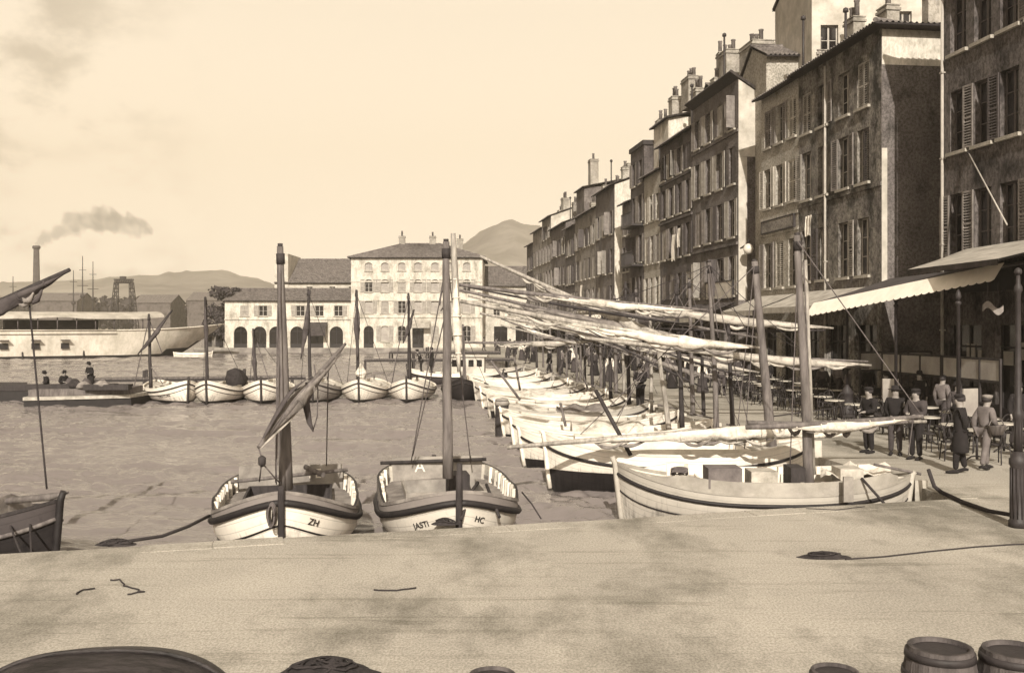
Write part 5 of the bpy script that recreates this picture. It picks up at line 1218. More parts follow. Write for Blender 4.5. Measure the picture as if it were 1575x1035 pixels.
# ---------------------------------------------------------------- people
def skinmesh(verts, edges, rad3, root=0, sub=2):
    me = bpy.data.meshes.new('s'); me.from_pydata(verts, edges, []); o = bpy.data.objects.new('s', me); COL.objects.link(o)
    sk = o.modifiers.new('skin', 'SKIN'); sk.use_smooth_shade = True
    if not me.skin_vertices: me.skin_vertices.new()
    for i, rr in enumerate(rad3):
        d = me.skin_vertices[0].data[i]; d.radius = rr if hasattr(rr, '__len__') else (rr, rr); d.use_root = (i == root)
    ss = o.modifiers.new('sub', 'SUBSURF'); ss.levels = sub; ss.render_levels = sub
    bpy.context.view_layer.update()
    out = bpy.data.meshes.new_from_object(o.evaluated_get(bpy.context.evaluated_depsgraph_get()))
    COL.objects.unlink(o); bpy.data.objects.remove(o)
    out.polygons.foreach_set('use_smooth', [True]*len(out.polygons)); out.materials.clear(); return out
def person(loc, rz, label, pose='stand', coat='jacket', hat='cap', top='cloth_d', leg='cloth_k', h=1.68, group=None, arms=None, lean=0, stride=.0):
    """faces +x"""
    k = h/1.72; r = empty('person', loc, rz, label, 'person', group)
    st = stride
    J = {'pel': (0, 0, .93), 'sp': (.01+lean*.3, 0, 1.14), 'ch': (lean*.7, 0, 1.31), 'nk': (lean, 0, 1.45), 'hb': (lean*1.1+.02, 0, 1.515), 'hm': (lean*1.15+.02, 0, 1.59), 'ht': (lean*1.2+.01, 0, 1.665), 'ns': (lean*1.15+.118, 0, 1.58), 'co': (lean, 0, 1.435)}
    for s, n_ in ((-1, 'l'), (1, 'r')):
        A = (arms or {}).get(n_, ((-.03, .235, 1.13), (.06, .25, .89)))
        J['sh'+n_] = (lean*.75, s*.17, 1.365); J['el'+n_] = (A[0][0]+lean*.4, s*A[0][1], A[0][2]); J['wr'+n_] = (A[1][0], s*A[1][1], A[1][2])
        e, w_ = Vector(J['el'+n_]), Vector(J['wr'+n_]); d = (w_-e).normalized(); J['ha'+n_] = tuple(w_+d*.075)
        sx_ = st*s
        J['hp'+n_] = (0, s*.09, .88); J['kn'+n_] = (.03+sx_*.55, s*.095, .49); J['an'+n_] = (sx_, s*.10, .085+(.03 if sx_ < -.05 else 0)); J['to'+n_] = (sx_+.15, s*.115, .03)
    RAD = {'pel': (.13, .10), 'sp': (.125, .10), 'ch': (.15, .115), 'nk': .062, 'hb': .082, 'hm': (.092, .102), 'ht': .075, 'co': .06, 'ns': .016,
           'sh': .062, 'el': .05, 'wr': .03, 'ha': (.035, .022), 'hp': .09, 'kn': .06, 'an': .042, 'to': .03}
    def build(names, edges, grow, root, fingers=False, sub=2):
        V = [tuple(c*k for c in J[x]) for x in names]; Rr = []
        for x in names:
            q = RAD.get(x) or RAD[x[:2]]; q = q if hasattr(q, '__len__') else (q, q); q = (q[0]*.8, q[1]*.8) if fingers and (x in ('pel', 'sp', 'ch') or x[:2] in ('sh', 'el', 'hp', 'kn', 'an')) else q; Rr.append(tuple((a+grow)*k for a in q))
        E = [(names.index(a), names.index(b)) for a, b in edges]
        if fingers:
            for n_ in 'lr':
                hi = names.index('ha'+n_); hv = Vector(V[hi]); d = (hv-Vector(V[names.index('wr'+n_)])).normalized()
                sd_ = Vector((1, 0, 0)); sd_ = (sd_-d*sd_.dot(d)).normalized(); inn = d.cross(sd_)
                if n_ == 'r': inn = -inn
                for f in range(4):
                    b = hv+sd_*(.024-.016*f)*k+d*.02*k; m_ = b+d*(.035-.004*abs(f-1))*k+inn*.006; e = m_+d*.028*k+inn*.016
                    i0 = len(V); V += [tuple(m_), tuple(e)]; Rr += [(.0085, .0085), (.007, .007)]; E += [(hi, i0), (i0, i0+1)]
                wi = hi; b = hv+sd_*.035*k-d*.005*k; i0 = len(V); V += [tuple(b+d*.02), tuple(b+d*.045+inn*.012)]; Rr += [(.01, .01), (.008, .008)]; E += [(hi, i0), (i0, i0+1)]
        return skinmesh(V, E, Rr, names.index(root), sub)
    body = ['pel', 'sp', 'ch', 'nk', 'hb', 'hm', 'ht', 'ns']; eb = [('pel', 'sp'), ('sp', 'ch'), ('ch', 'nk'), ('nk', 'hb'), ('hb', 'hm'), ('hm', 'ht'), ('hm', 'ns')]
    arm = []; ea = []; leg_ = []; el = []
    for n_ in 'lr':
        arm += ['sh'+n_, 'el'+n_, 'wr'+n_, 'ha'+n_]; ea += [('ch', 'sh'+n_), ('sh'+n_, 'el'+n_), ('el'+n_, 'wr'+n_), ('wr'+n_, 'ha'+n_)]
        leg_ += ['hp'+n_, 'kn'+n_, 'an'+n_, 'to'+n_]; el += [('pel', 'hp'+n_), ('hp'+n_, 'kn'+n_), ('kn'+n_, 'an'+n_), ('an'+n_, 'to'+n_)]
    me = build(body+arm+[x for x in leg_ if x[:2] != 'to'], eb+ea+[e for e in el if e[1][:2] != 'to'], 0, 'pel', True); me.materials.append(M['skin']); link('body', me, r)
    me = build(['pel', 'sp', 'ch', 'co']+[x for x in arm if x[:2] != 'ha'], eb[:2]+[('ch', 'co')]+[e for e in ea if e[1][:2] != 'ha'], .026, 'pel'); me.materials.append(M[top]); link('jacket', me, r)
    me = build(['pel']+[x for x in leg_ if x[:2] != 'to'], [e for e in el if e[1][:2] != 'to'], .02, 'pel'); me.materials.append(M[leg]); link('trousers', me, r)
    for n_ in 'lr':
        g = G(); a, t_ = Vector(J['an'+n_])*k, Vector(J['to'+n_])*k
        g.tube([Vector((a.x-.07, a.y, .045+a.z-.085*k)), Vector((a.x, a.y, .055+a.z-.085*k)), Vector((t_.x-.03, t_.y, .04)), Vector((t_.x+.05, t_.y, .03))], [.035, .05, .05, .025], 8, 0, True, .8); g.build('shoe', M['cloth_k'], r)
    if coat == 'long':
        g = G(); g.lathe([(.21*k, .46*k), (.215*k, .5*k), (.19*k, .8*k), (.165*k, 1.02*k), (.175*k, 1.25*k), (.13*k, 1.42*k)], 16, 0, (lean*.2, 0, 0), .82, 1.12)
        for i, p_ in enumerate(g.v): p_.x += lean*.6*max(0, p_.z-.9); 
        g.build('long_coat', M[top], r)
    if coat == 'skirt':
        g = G(); g.lathe([(.33*k, .04*k), (.32*k, .1*k), (.24*k, .6*k), (.14*k, 1.04*k), (.13*k, 1.08*k)], 16, 0, (0, 0, 0), .95, 1); g.build('skirt', M[leg], r)
    hx, hz_ = J['hm'][0]*k, J['hm'][2]*k
    g = G(); g.lathe([(.098*k, -.03), (.106*k, .02), (.096*k, .08), (.06*k, .118), (.01, .125)], 12, 0, (hx-.018, 0, hz_), 1.05, .93); g.build('hair', M['hair'], r)
    for s in (-1, 1):
        g = G(); g.lathe([(.004, -.009), (.011, 0), (.004, .009)], 6, 0, (hx+.094*k, s*.03*k, hz_+.012)); g.build('eye', M['hair'], r)
    g = G()
    if hat == 'cap': g.lathe([(.095, .045), (.112, .075), (.112, .10), (.06, .125), (.01, .128)], 14, 0, (hx-.005, 0, hz_)); g.lathe([(.06, .045), (.075, .05), (.06, .058)], 10, 0, (hx+.07, 0, hz_))
    elif hat == 'bowler': g.lathe([(.14, .05), (.145, .055), (.095, .06), (.095, .12), (.07, .165), (.01, .175)], 16, 0, (hx, 0, hz_))
    elif hat == 'brim': g.lathe([(.17, .045), (.175, .055), (.095, .06), (.085, .14), (.05, .15), (.01, .15)], 16, 0, (hx, 0, hz_))
    elif hat == 'white': g.lathe([(.10, .04), (.115, .08), (.115, .11), (.05, .125), (.01, .125)], 14, 0, (hx, 0, hz_))
    if hat: g.build('hat', M['deckg' if hat == 'white' else 'cloth_k'], r)
    return r
BACKP = {'l': ((-.10, .22, 1.12), (-.05, .10, .95)), 'r': ((-.10, .22, 1.12), (-.05, .10, .95))}
FOLD = {'l': ((.04, .25, 1.12), (.22, .10, 1.12)), 'r': ((.04, .25, 1.12), (.22, .10, 1.08))}
CARRY = {'l': ((.02, .25, 1.12), (.24, .16, .98)), 'r': ((.02, .25, 1.12), (.24, .16, .98))}
PROMG = 'people on the promenade'
def at(px, py): Y = CZ*F/(py-HY); return (XP(px, Y), Y, 0)
def onp(px, Y): return (XP(px, Y), Y, 0)
Q = rad
p1 = person(at(1477, 728), Q(160), 'man in a long black overcoat and cap walking at the right of the boats', 'walk', 'long', 'cap', 'cloth_k', 'cloth_k', 1.72, PROMG, stride=.10, arms=BACKP)
p2 = person(at(1514, 722), Q(20), 'man in a worn grey jacket carrying a basket at the right of the promenade', 'walk', 'jacket', 'white', 'cloth_g', 'cloth_g', 1.66, PROMG, stride=.17, arms={'l': ((.0, .25, 1.12), (.22, .14, 1.0)), 'r': ((-.08, .25, 1.13), (-.02, .27, .9))}, lean=.06)
bx_, by_, _ = at(1514, 722); r = empty('wicker_basket', (bx_+.16, by_-.22, .80), Q(20), 'brown wicker basket carried by the man in the grey jacket', 'basket')
g = G(); g.lathe([(.13, 0), (.19, .2), (.2, .21), (.185, .2), (.125, .02)], 14, 0, (0, 0, 0), 1.2, .85); g.build('bowl', M['wood_m'], r); g = G(); g.tube([(-.2*math.cos(math.pi*i/10), 0, .2+.16*math.sin(math.pi*i/10)) for i in range(11)], .013, 6); g.build('handle', M['wood_m'], r)
person(onp(1337, 24.6), Q(200), 'man in dark clothes standing behind the nearest boat, left of three', 'stand', 'jacket', 'cap', 'cloth_k', 'cloth_k', 1.66, PROMG, FOLD)
person(onp(1377, 24.2), Q(250), 'man in dark clothes standing behind the nearest boat, middle of three', 'stand', 'jacket', 'brim', 'cloth_k', 'cloth_d', 1.7, PROMG, BACKP)
person(onp(1409, 23.4), Q(215), 'stout man in a dark jacket standing behind the nearest boat, right of three', 'stand', 'jacket', 'cap', 'cloth_d', 'cloth_k', 1.7, PROMG, FOLD)
person(onp(845, 63), Q(200), 'man in a dark suit striding along the far part of the quay edge', 'walk', 'jacket', 'brim', 'cloth_k', 'cloth_k', 1.7, PROMG, stride=.2)
person((XP(985, 38.2), 38.2, -.08), Q(230), 'man in black standing in a boat among the masts', 'stand', 'jacket', 'bowler', 'cloth_k', 'cloth_k', 1.75, None, FOLD)
person((XP(648, 66), 66, -.02), Q(190), 'man bending at work on the launch, left of two', 'stand', 'jacket', 'cap', 'cloth_k', 'cloth_k', 1.6, 'people working on the launch', CARRY, .25)
person((XP(664, 66.2), 66.2, -.02), Q(170), 'man in a hat standing upright on the launch, right of two', 'stand', 'long', 'bowler', 'cloth_k', 'cloth_k', 1.72, 'people working on the launch', FOLD)
sit = []
for px, Y, lab in ((73, 48.2, 'person in dark clothes sitting hunched on the barge, leftmost of three'), (97, 48.6, 'person in dark clothes sitting hunched on the barge, middle of three'), (140, 49.3, 'person in dark clothes standing bent over on the barge, right of three')):
    person((XP(px, Y), Y, WZ+.86-(.75 if px < 120 else .35)), Q(R.uniform(150, 330)), lab, 'stand', 'long', 'brim', 'cloth_k', 'cloth_k', 1.6, 'people on the barge', FOLD, .12)
# strollers further along: copies of four figures
index_kids()
cols_ = [person(onp(1180, 46), Q(90), 'man in a dark coat strolling by the cafe tables', 'walk', 'long', 'bowler', 'cloth_k', 'cloth_d', 1.7, PROMG, stride=.15),
         person(onp(1135, 50), Q(-80), 'woman in a long dark skirt strolling between the masts', 'walk', 'skirt', 'brim', 'cloth_d', 'cloth_k', 1.6, PROMG),
         person(onp(1110, 45), Q(-100), 'man in grey walking towards the viewer between the masts', 'walk', 'jacket', 'cap', 'cloth_g', 'cloth_d', 1.7, PROMG, stride=.18),
         person(onp(1060, 55), Q(80), 'woman in a pale blouse and dark skirt strolling down the quay', 'walk', 'skirt', 'brim', 'cloth_w', 'cloth_d', 1.6, PROMG)]
index_kids()
spots = []
for i in range(34):
    Y = 46+ (i*2.9) % 78 + R.uniform(0, 2); x0, x1 = xq(Y)+.8, fac(Y)[0]-3
    if Y > 62 and i % 2: x0 += 1
    spots.append((R.uniform(x0, x1), Y))
for i, (x, y) in enumerate(spots):
    c_ = copy_tree(cols_[i % 4]); c_.location = (x, y, 0); c_.rotation_euler.z = R.uniform(0, 6.28)
    c_['label'] = ['man in a dark coat among the strollers on the far promenade', 'woman in a long dark skirt among the strollers on the far promenade', 'man in grey among the strollers on the far promenade', 'woman in a pale blouse among the strollers on the far promenade'][i % 4]
    c_['group'] = 'strollers on the far promenade'

for i in range(9):
    c_ = copy_tree(cols_[i % 3]); c_.location = (R.uniform(12.2, 14.2), 25.5+i*2.1, 0); c_.rotation_euler.z = R.uniform(0, 6.28)
    c_['label'] = ['man in a dark coat in the deep shade under the awnings', 'woman in a long dark skirt in the deep shade under the awnings', 'man in grey in the deep shade under the awnings', ''][i % 3]; c_['group'] = 'people under the awnings'
# washing hung from windows
for i, (Y, z, wd, hh, lab) in enumerate(((66.4, 9.3, .7, 1.7, 'long white cloth hung from a window of the four-storey brown house'), (65.2, 9.6, .5, 1.2, 'short white cloth hung beside the longer one on the brown house'), (45.0, 8.2, .6, .9, 'small pale cloth hung from the mottled house'), (98.5, 7.2, .9, 1.6, 'white cloth hung halfway down the quay on the long grey house'))):
    x, y, z0 = fpt(Y, .28, z); r = empty('washing', (x, y, z0), ANG, lab, 'washing', 'washing hung on the quay houses'); g = G(); n_ = 10; A = []
    for k in range(n_+1):
        u = -wd/2+wd*k/n_; A.append([g.vert((u*(1-.15*v), .06*math.sin(k*1.3+v*2)+.05*v, -hh*v*(1+.06*math.sin(k*.9)))) for v in (0, .33, .66, 1)])
    for k in range(n_):
        for j in range(3): g.face((A[k][j], A[k+1][j], A[k+1][j+1], A[k][j+1]), 0, True)
    g.build('cloth', M['cloth_w'], r); g = G(); g.tube([(-wd/2-.2, 0, .01), (wd/2+.2, 0, .01)], .012, 5)
    for s in (-1, 1): g.tube([(s*(wd/2+.15), 0, .01), (s*(wd/2+.15), -.3, .0)], .012, 5)
    g.build('line', M['iron'], r)

# ---------------------------------------------------------------- cafe terrace
def table(loc):
    r = empty('cafe_table', loc, R.uniform(0, 6), 'small round pale-topped cafe table on the terrace', 'table', 'cafe tables under the awnings')
    g = G(); g.lathe([(.30, .70), (.32, .71), (.32, .735), (.30, .74)], 18); g.build('table_top', M['pale'], r)
    g = G(); g.tube([(0, 0, .04), (0, 0, .7)], .03, 8); g.build('pedestal', M['iron'], r)
    for k in range(3):
        a = k*2.094; g = G(); g.tube([(0, 0, .12), (.14*math.cos(a), .14*math.sin(a), .1), (.26*math.cos(a), .26*math.sin(a), .015)], .018, 6); g.build('foot', M['iron'], r)
    return r
def chair(loc, rz):
    r = empty('cafe_chair', loc, rz, 'dark bentwood cafe chair on the terrace', 'chair', 'cafe chairs under the awnings')
    g = G(); g.lathe([(.19, .43), (.205, .44), (.205, .46), (.18, .465)], 16); g.build('seat', M['wood_d'], r)
    for i, (x, y) in enumerate(((.14, .14), (.14, -.14), (-.14, .14), (-.14, -.14))):
        g = G(); g.tube([(x, y, .43), (x*1.25, y*1.25, .01)], .016, 6); g.build('leg', M['wood_d'], r)
    g = G(); pts = [(-.17-.09*math.sin(math.pi*i/12)*.8, .19*math.cos(math.pi*i/12), .45+.45*math.sin(math.pi*i/12)**.6) for i in range(13)]; g.tube(pts, .014, 6)
    pts = [(-.18-.05*math.sin(math.pi*i/10), .11*math.cos(math.pi*i/10), .46+.32*math.sin(math.pi*i/10)**.7) for i in range(11)]; g.tube(pts, .011, 6); g.build('backrest', M['wood_d'], r)
    return r
t0_ = table((0, 0, 0)); c0_ = chair((1, 0, 0), 0); index_kids(); first = [True, True]
def place_t(x, y):
    o = t0_ if first[0] else copy_tree(t0_); first[0] = False; o.location = (x, y, 0)
def place_c(x, y, a):
    o = c0_ if first[1] else copy_tree(c0_); first[1] = False; o.location = (x, y, 0); o.rotation_euler.z = a
for i in range(19):
    Y = 23.2+i*1.55; 
    for j in range(2):
        x = 11.0-.03*(Y-24)+j*1.6+R.uniform(-.3, .3)
        if x > fac(Y)[0]-.8: continue
        y = Y+R.uniform(-.3, .3); place_t(x, y)
        for k in range(R.choice([2, 2, 3])):
            a = R.uniform(0, 6.28) if k == 0 else a+2.1; place_c(x+.62*math.cos(a), y+.62*math.sin(a), a+math.pi)

for i, (x, y, rz, w_, lab) in enumerate(((13.6, 29.2, 96, 1.5, 'glazed terrace screen with pale upper panes in front of the nearest house'), (13.2, 32.6, 100, 1.7, 'glazed terrace screen with pale upper panes farther down the terrace'), (13.9, 35.6, 20, 1.6, 'glazed terrace screen set across the mouth of the side street'))):
    r = empty('terrace_screen', (x, y, 0), rad(rz), lab, 'screen', 'glazed screens on the cafe terrace')
    g = G()
    for q in range(4): u = -w_+2*w_*q/3; g.box(u-.03, -.03, 0, u+.03, .03, 2.25)
    for z in (.02, .9, 1.55, 2.2): g.box(-w_+.031, -.025, z, w_-.031, .025, z+.06)
    g.build('frame', M['wood_d'], r); g = G(); g.box(-w_+.02, -.012, .06, w_-.02, .012, .9); g.build('panel', M['shop'], r)
    for q in range(3):
        g = G(); g.box(-w_+2*w_*q/3+.04, -.008, 1.62, -w_+2*w_*(q+1)/3-.04, .008, 2.19); g.build('pane', M['glass_p'], r)
for i, (x, y, lab) in enumerate(((12.3, 26.4, 'small pale notice board standing under the awning'), (12.0, 31.2, 'small pale notice board standing by the thin iron pole'))):
    r = empty('notice_board', (x, y, 0), rad(20-50*i), lab, 'board', 'notice boards on the terrace'); g = G(); g.box(-.25, -.02, .75, .25, .02, 1.5); g.build('panel', M['glass_p'], r)
    for s in (-1, 1):
        g = G(); g.tube([(s*.22, .03, 0), (s*.22, .03, 1.5)], .02, 6); g.build('leg', M['wood_d'], r)

# ---------------------------------------------------------------- foreground: barrels, net, ropes, upturned boat
def barrel(px, py, rtop, label, hgt=.78):
    Y = rtop; X = XP(px, Y); z = ZP(py, Y); rt = .232
    r = empty('barrel', (X, Y, 0), R.uniform(0, 6), label, 'barrel', 'barrels on the near quay')
    hh = hgt; prof = []
    n_ = 26; g = G()
    rr = lambda t: rt+.048*math.sin(math.pi*t)
    N = 22; rings = []
    for i in range(11):
        t = i/10; rings.append([g.vert(((rr(t)-(.004 if k % 2 else 0))*math.cos(2*math.pi*k/(N*2)), (rr(t)-(.004 if k % 2 else 0))*math.sin(2*math.pi*k/(N*2)), hh*t)) for k in range(N*2)])
    for i in range(10):
        for k in range(N*2): g.face((rings[i][k], rings[i][(k+1) % (N*2)], rings[i+1][(k+1) % (N*2)], rings[i+1][k]), 0, False)
    # chime rim and inner lip
    lip = [[g.vert(((rt-d)*math.cos(2*math.pi*k/(N*2)), (rt-d)*math.sin(2*math.pi*k/(N*2)), z_)) for k in range(N*2)] for d, z_ in ((.002, hh), (.03, hh+.004), (.035, hh-.05))]
    for a, b in zip(lip, lip[1:]):
        for k in range(N*2): g.face((a[k], a[(k+1) % (N*2)], b[(k+1) % (N*2)], b[k]), 0, True)
    g.build('staves', M['barrel'], r)
    g = G(); g.lathe([(rt-.03, hh-.075), (rt-.03, hh-.045), (.02, hh-.04)], 32)
    for k in range(5):
        y = -.2+.1*k; w_ = math.sqrt(max(0, (rt-.035)**2-y*y)); g.box(-w_, y-.004, hh-.05, w_, y+.004, hh-.0385)
    g.build('head', M['barrelh'], r)
    for t0, t1 in ((.04, .10), (.22, .27), (.73, .78), (.90, .96)):
        g = G(); n2 = 40; A = [(rr(t0)+.006, hh*t0), (rr(t0)+.009, hh*t0), (rr(t1)+.009, hh*t1), (rr(t1)+.004, hh*t1)]; g.lathe(A[1:3]+[(rr(t1)+.001, hh*t1+.002)], 40); g.build('hoop', M['hoop'], r)
    return r
def topz(hh, Ytop_py): return (CZ-hh)*F/(Ytop_py-HY)
HB = .80
for px, py, lab in ((1446, 993, 'weathered dark barrel standing whole in the bottom right corner, left of the pair'), (1562, 998, 'weathered dark barrel cut off by the right edge of the picture, right of the pair')):
    Y = (CZ-HB)*F/(py-HY); barrel(px, py, Y, lab, HB)
for px, py, hh, lab in ((1284, 1030, .62, 'barrel top just showing at the bottom edge, left of the dark pair'), (757, 1036, .62, 'barrel top just showing at the bottom edge near the middle')):
    Y = (CZ-hh)*F/(py-HY); barrel(px, py, Y, lab, hh).scale = (.75, .75, 1)
# upturned hull, bottom left
r = empty('upturned_boat', (XP(185, 8.1), 8.15, .0), rad(4), 'dark tarred dinghy lying keel up in the bottom left corner', 'boat')
def up(t, a):                       # t along, a across 0..pi
    b = .62*max(0, 1-abs(t)**2.3)**.7; h = .08+.42*max(0, 1-abs(t+.15)**2.6 if t > -1 else 0)**.6 if abs(t) < .999 else .06
    return Vector((t*1.05*(1+.02*math.sin(a)), -b*math.cos(a), h*math.sin(a)**.8))
g = G(); nt_, na_ = 40, 16; ids = [[g.vert(up(-1+2*i/nt_, math.pi*j/na_)) for j in range(na_+1)] for i in range(nt_+1)]
for i in range(nt_):
    for j in range(na_): g.face((ids[i][j], ids[i+1][j], ids[i+1][j+1], ids[i][j+1]), 0, True)
g.build('hull', M['hulltar'], r)
g = G(); g.tube([up(-.96+1.92*i/30, math.pi/2)+Vector((0, 0, .01)) for i in range(31)], .02, 6); g.build('keel', M['hulltar'], r)
for a_ in (.18, .5, .82):
    g = G(); g.tube([up(-.95+1.9*i/30, a_)+Vector((0, -.004, .004)) for i in range(31)], .009 if a_ > .2 else .022, 5); g.build('strake' if a_ > .2 else 'gunwale', M['hulltar'], r)
# heap of net bottom centre-left
def heap(X, Y, w, d, h, label, name='net_heap', cat='net', m='net', seed=0):
    r = empty(name, (X, Y, 0), 0, label, cat); g = G(); n_, k_ = 26, 9; ids = []
    for j in range(k_+1):
        t = j/k_; rr = []
        for i in range(n_):
            a = 2*math.pi*i/n_; q = Vector((math.cos(a)*t*w, math.sin(a)*t*d, 0)); nzv = noise.fractal(Vector((q.x*5+seed, q.y*5, seed)), .8, 2, 4)
            q.x *= 1+.16*nzv; q.y *= 1+.16*nzv
            rr.append(g.vert((q.x, q.y, max(.002, h*(1-t**1.7)*(1+.4*nzv)) if t < 1 else .002)))
        ids.append(rr)
    for j in range(k_):
        for i in range(n_): g.face((ids[j][i], ids[j+1][i], ids[j+1][(i+1) % n_], ids[j][(i+1) % n_]), 0, True)
    g.build('mesh_pile', M[m], r)
    for k in range(9 if w > .4 else 5):
        g = G(); a0_ = R.uniform(0, 6); rr_ = R.uniform(.25, .55); cx_, cy_ = R.uniform(-.35, .35)*w, R.uniform(-.3, .3)*d; nL = 15; pts = []
        for i in range(nL):
            an = a0_+i*.42; x, y = cx_+math.cos(an)*w*rr_*(1+.1*math.sin(i*1.7)), cy_+math.sin(an)*d*rr_*(1+.1*math.sin(i*2.3))
            t_ = math.hypot(x/w, y/d); pts.append((x, y, max(.012, h*(1-min(1, t_)**1.7)*1.12+.012)))
        g.tube(pts, .011, 5); g.build('rope_loop', M['rope_d' if k % 2 else 'net'], r)
    return r
heap(XP(508, 9.2), 9.0, .46, .30, .13, 'dark heap of fishing net lying on the quay right of the upturned boat', seed=3)
heap(*at(1266, 857)[:2], .38, .14, .06, 'flat scrap of dark net at the end of a thin line', 'net_scrap', 'net', seed=8)
heap(*at(684, 806)[:2], .22, .13, .08, 'small pile of dark rope below the bow of the grey-decked boat', 'rope_pile', 'rope', 'rope_d', 5)
heap(*at(180, 838)[:2], .30, .13, .07, 'pile of mooring rope on the quay edge left of the boat marked ZH', 'rope_pile', 'rope', 'rope_d', 6)
def line(name, label, pts, rad_=.015, m='rope', cat='rope'):
    g = G(); g.tube(pts, rad_, 6); o = g.build(name, M[m]); tag(o, label, cat); return o
def gp(px, py, z=.012): v = Vector(at(px, py)); v.z = z; return v
line('thin_rope', 'thin line running across the near quay from the scrap of net to the right edge', [gp(1300, 861), gp(1360, 857), gp(1430, 849), gp(1500, 842), gp(1560, 838), gp(1640, 836)], .011, 'rope_d')
line('mooring_rope', 'tarred mooring rope from the quay up to the boat marked ZH', [gp(165, 841, .04), gp(205, 836, .05), P(250, 824, 14.7), P(290, 809, 15.2), P(322, 793, 16.2)], .026, 'rope_d')
line('mooring_rope', 'heavy dark mooring rope from the nearest side-quay boat to the iron post', [P(1428, 722, 18.8), P(1437, 748, 18.6), gp(1448, 760, .04), gp(1480, 775, .04), gp(1520, 790, .05), gp(1556, 803, .12)], .04, 'rope_d')
line('mooring_rope', 'thin rope from the grey-decked boat down to the quay edge on its right', [P(803, 757, 17.2), P(818, 775, 16.6), P(832, 797, 16.2)], .014, 'rope_d')
line('mooring_rope', 'rope slung along the promenade edge behind the masts', [P(1190, 640, 24), P(1280, 628, 26), P(1300, 622, 33.9)], .018, 'rope_d')
for pts, lab in (([gp(118, 915), gp(128, 908), gp(146, 906)], 'short bent scrap of rope lying left on the near quay'), ([gp(170, 893), gp(185, 893), gp(190, 902), gp(207, 906), gp(222, 911), gp(196, 915)], 'zigzag scrap of rope lying on the near quay'),
                 ([gp(1240, 783), gp(1285, 785), gp(1330, 780)], 'dark stick lying beside the nearest side-quay boat'), ([gp(575, 908), gp(610, 909), gp(640, 905)], 'short dark line lying in the middle of the near quay')):
    line('rope_scrap', lab, [p for a_, b_ in zip(pts, pts[1:]) for p in (a_, a_.lerp(b_, .33)+Vector((R.uniform(-.03, .03), R.uniform(-.03, .03), 0)), a_.lerp(b_, .66)+Vector((R.uniform(-.03, .03), R.uniform(-.03, .03), 0)))]+[pts[-1]], .010, 'rope_d')

# ---------------------------------------------------------------- far shore: arsenal, crane, chimney, smoke, trees
def tree(label, X, Y, h, w, seed, nleaf=1500):
    rr = random.Random(seed); r = empty('tree', (X, Y, 0), 0, label, 'tree'); g = G()
    g.tube([(0, 0, 0), (.05, 0, h*.25), (-.05, .05, h*.5), (0, 0, h*.8)], [.28, .22, .16, .05], 8)
    for k in range(9):
        a = rr.uniform(0, 6.28); z = h*rr.uniform(.25, .6); q = w*rr.uniform(.4, .8); g.tube([(0, 0, z), (math.cos(a)*q*.5, math.sin(a)*q*.5, z+h*.12), (math.cos(a)*q, math.sin(a)*q, z+h*.25)], [.1, .07, .02], 6)
    g.build('trunk', M['wood_d'], r); g = G()
    cl = [(Vector((rr.gauss(0, .42)*w, rr.gauss(0, .42)*w, h*rr.uniform(.35, .95))), rr.uniform(.18, .34)*w) for _ in range(26)]
    for i in range(nleaf):
        c_, s = rr.choice(cl); d = Vector((rr.gauss(0, 1), rr.gauss(0, 1), rr.gauss(0, 1))).normalized(); p_ = c_+d*s*rr.uniform(.6, 1.05)
        if p_.z > h: continue
        a = Vector((rr.gauss(0, 1), rr.gauss(0, 1), rr.gauss(0, 1))).normalized(); b = a.cross(d).normalized(); z = rr.uniform(.14, .30)
        g.poly([p_-a*z, p_+b*z*.6, p_+a*z, p_-b*z*.6])
    g.build('crown', M['foliage'], r)
tree('dark bushy tree left of the low arcaded building', XP(350, 141), 141.5, 8.6, 3.3, 4, 5200)
tree('smaller dark tree in front of the left end of the arcaded building', XP(337, 140), 141, 5.0, 2.6, 9, 3200)
# shed at the quay by the hulk's bow
r = empty('shed', (XP(318, 136), 141, 0), 0, 'low dark-roofed shed between the hulk ship and the arcaded building', 'shed'); g = G(); g.box(-2.3, 0, 0, 2.2, 5, 1.9); g.build('wall', M['pl_b'], r); g = G(); tiles(g, (-2.5, -.3, 1.85), (2.4, -.3, 1.85), (2.4, 2.5, 3.3), (-2.5, 2.5, 3.3)); tiles(g, (-2.5, 5.3, 1.85), (2.4, 5.3, 1.85), (2.4, 2.5, 3.3), (-2.5, 2.5, 3.3)); g.build('roof', [M['tile'], M['wood_d']], r)
for i in range(3):
    g = G(); g.box(-1.7+i*1.4, -.03, .1, -.8+i*1.4, -.004, 1.5); g.build('door', M['shop'], r)
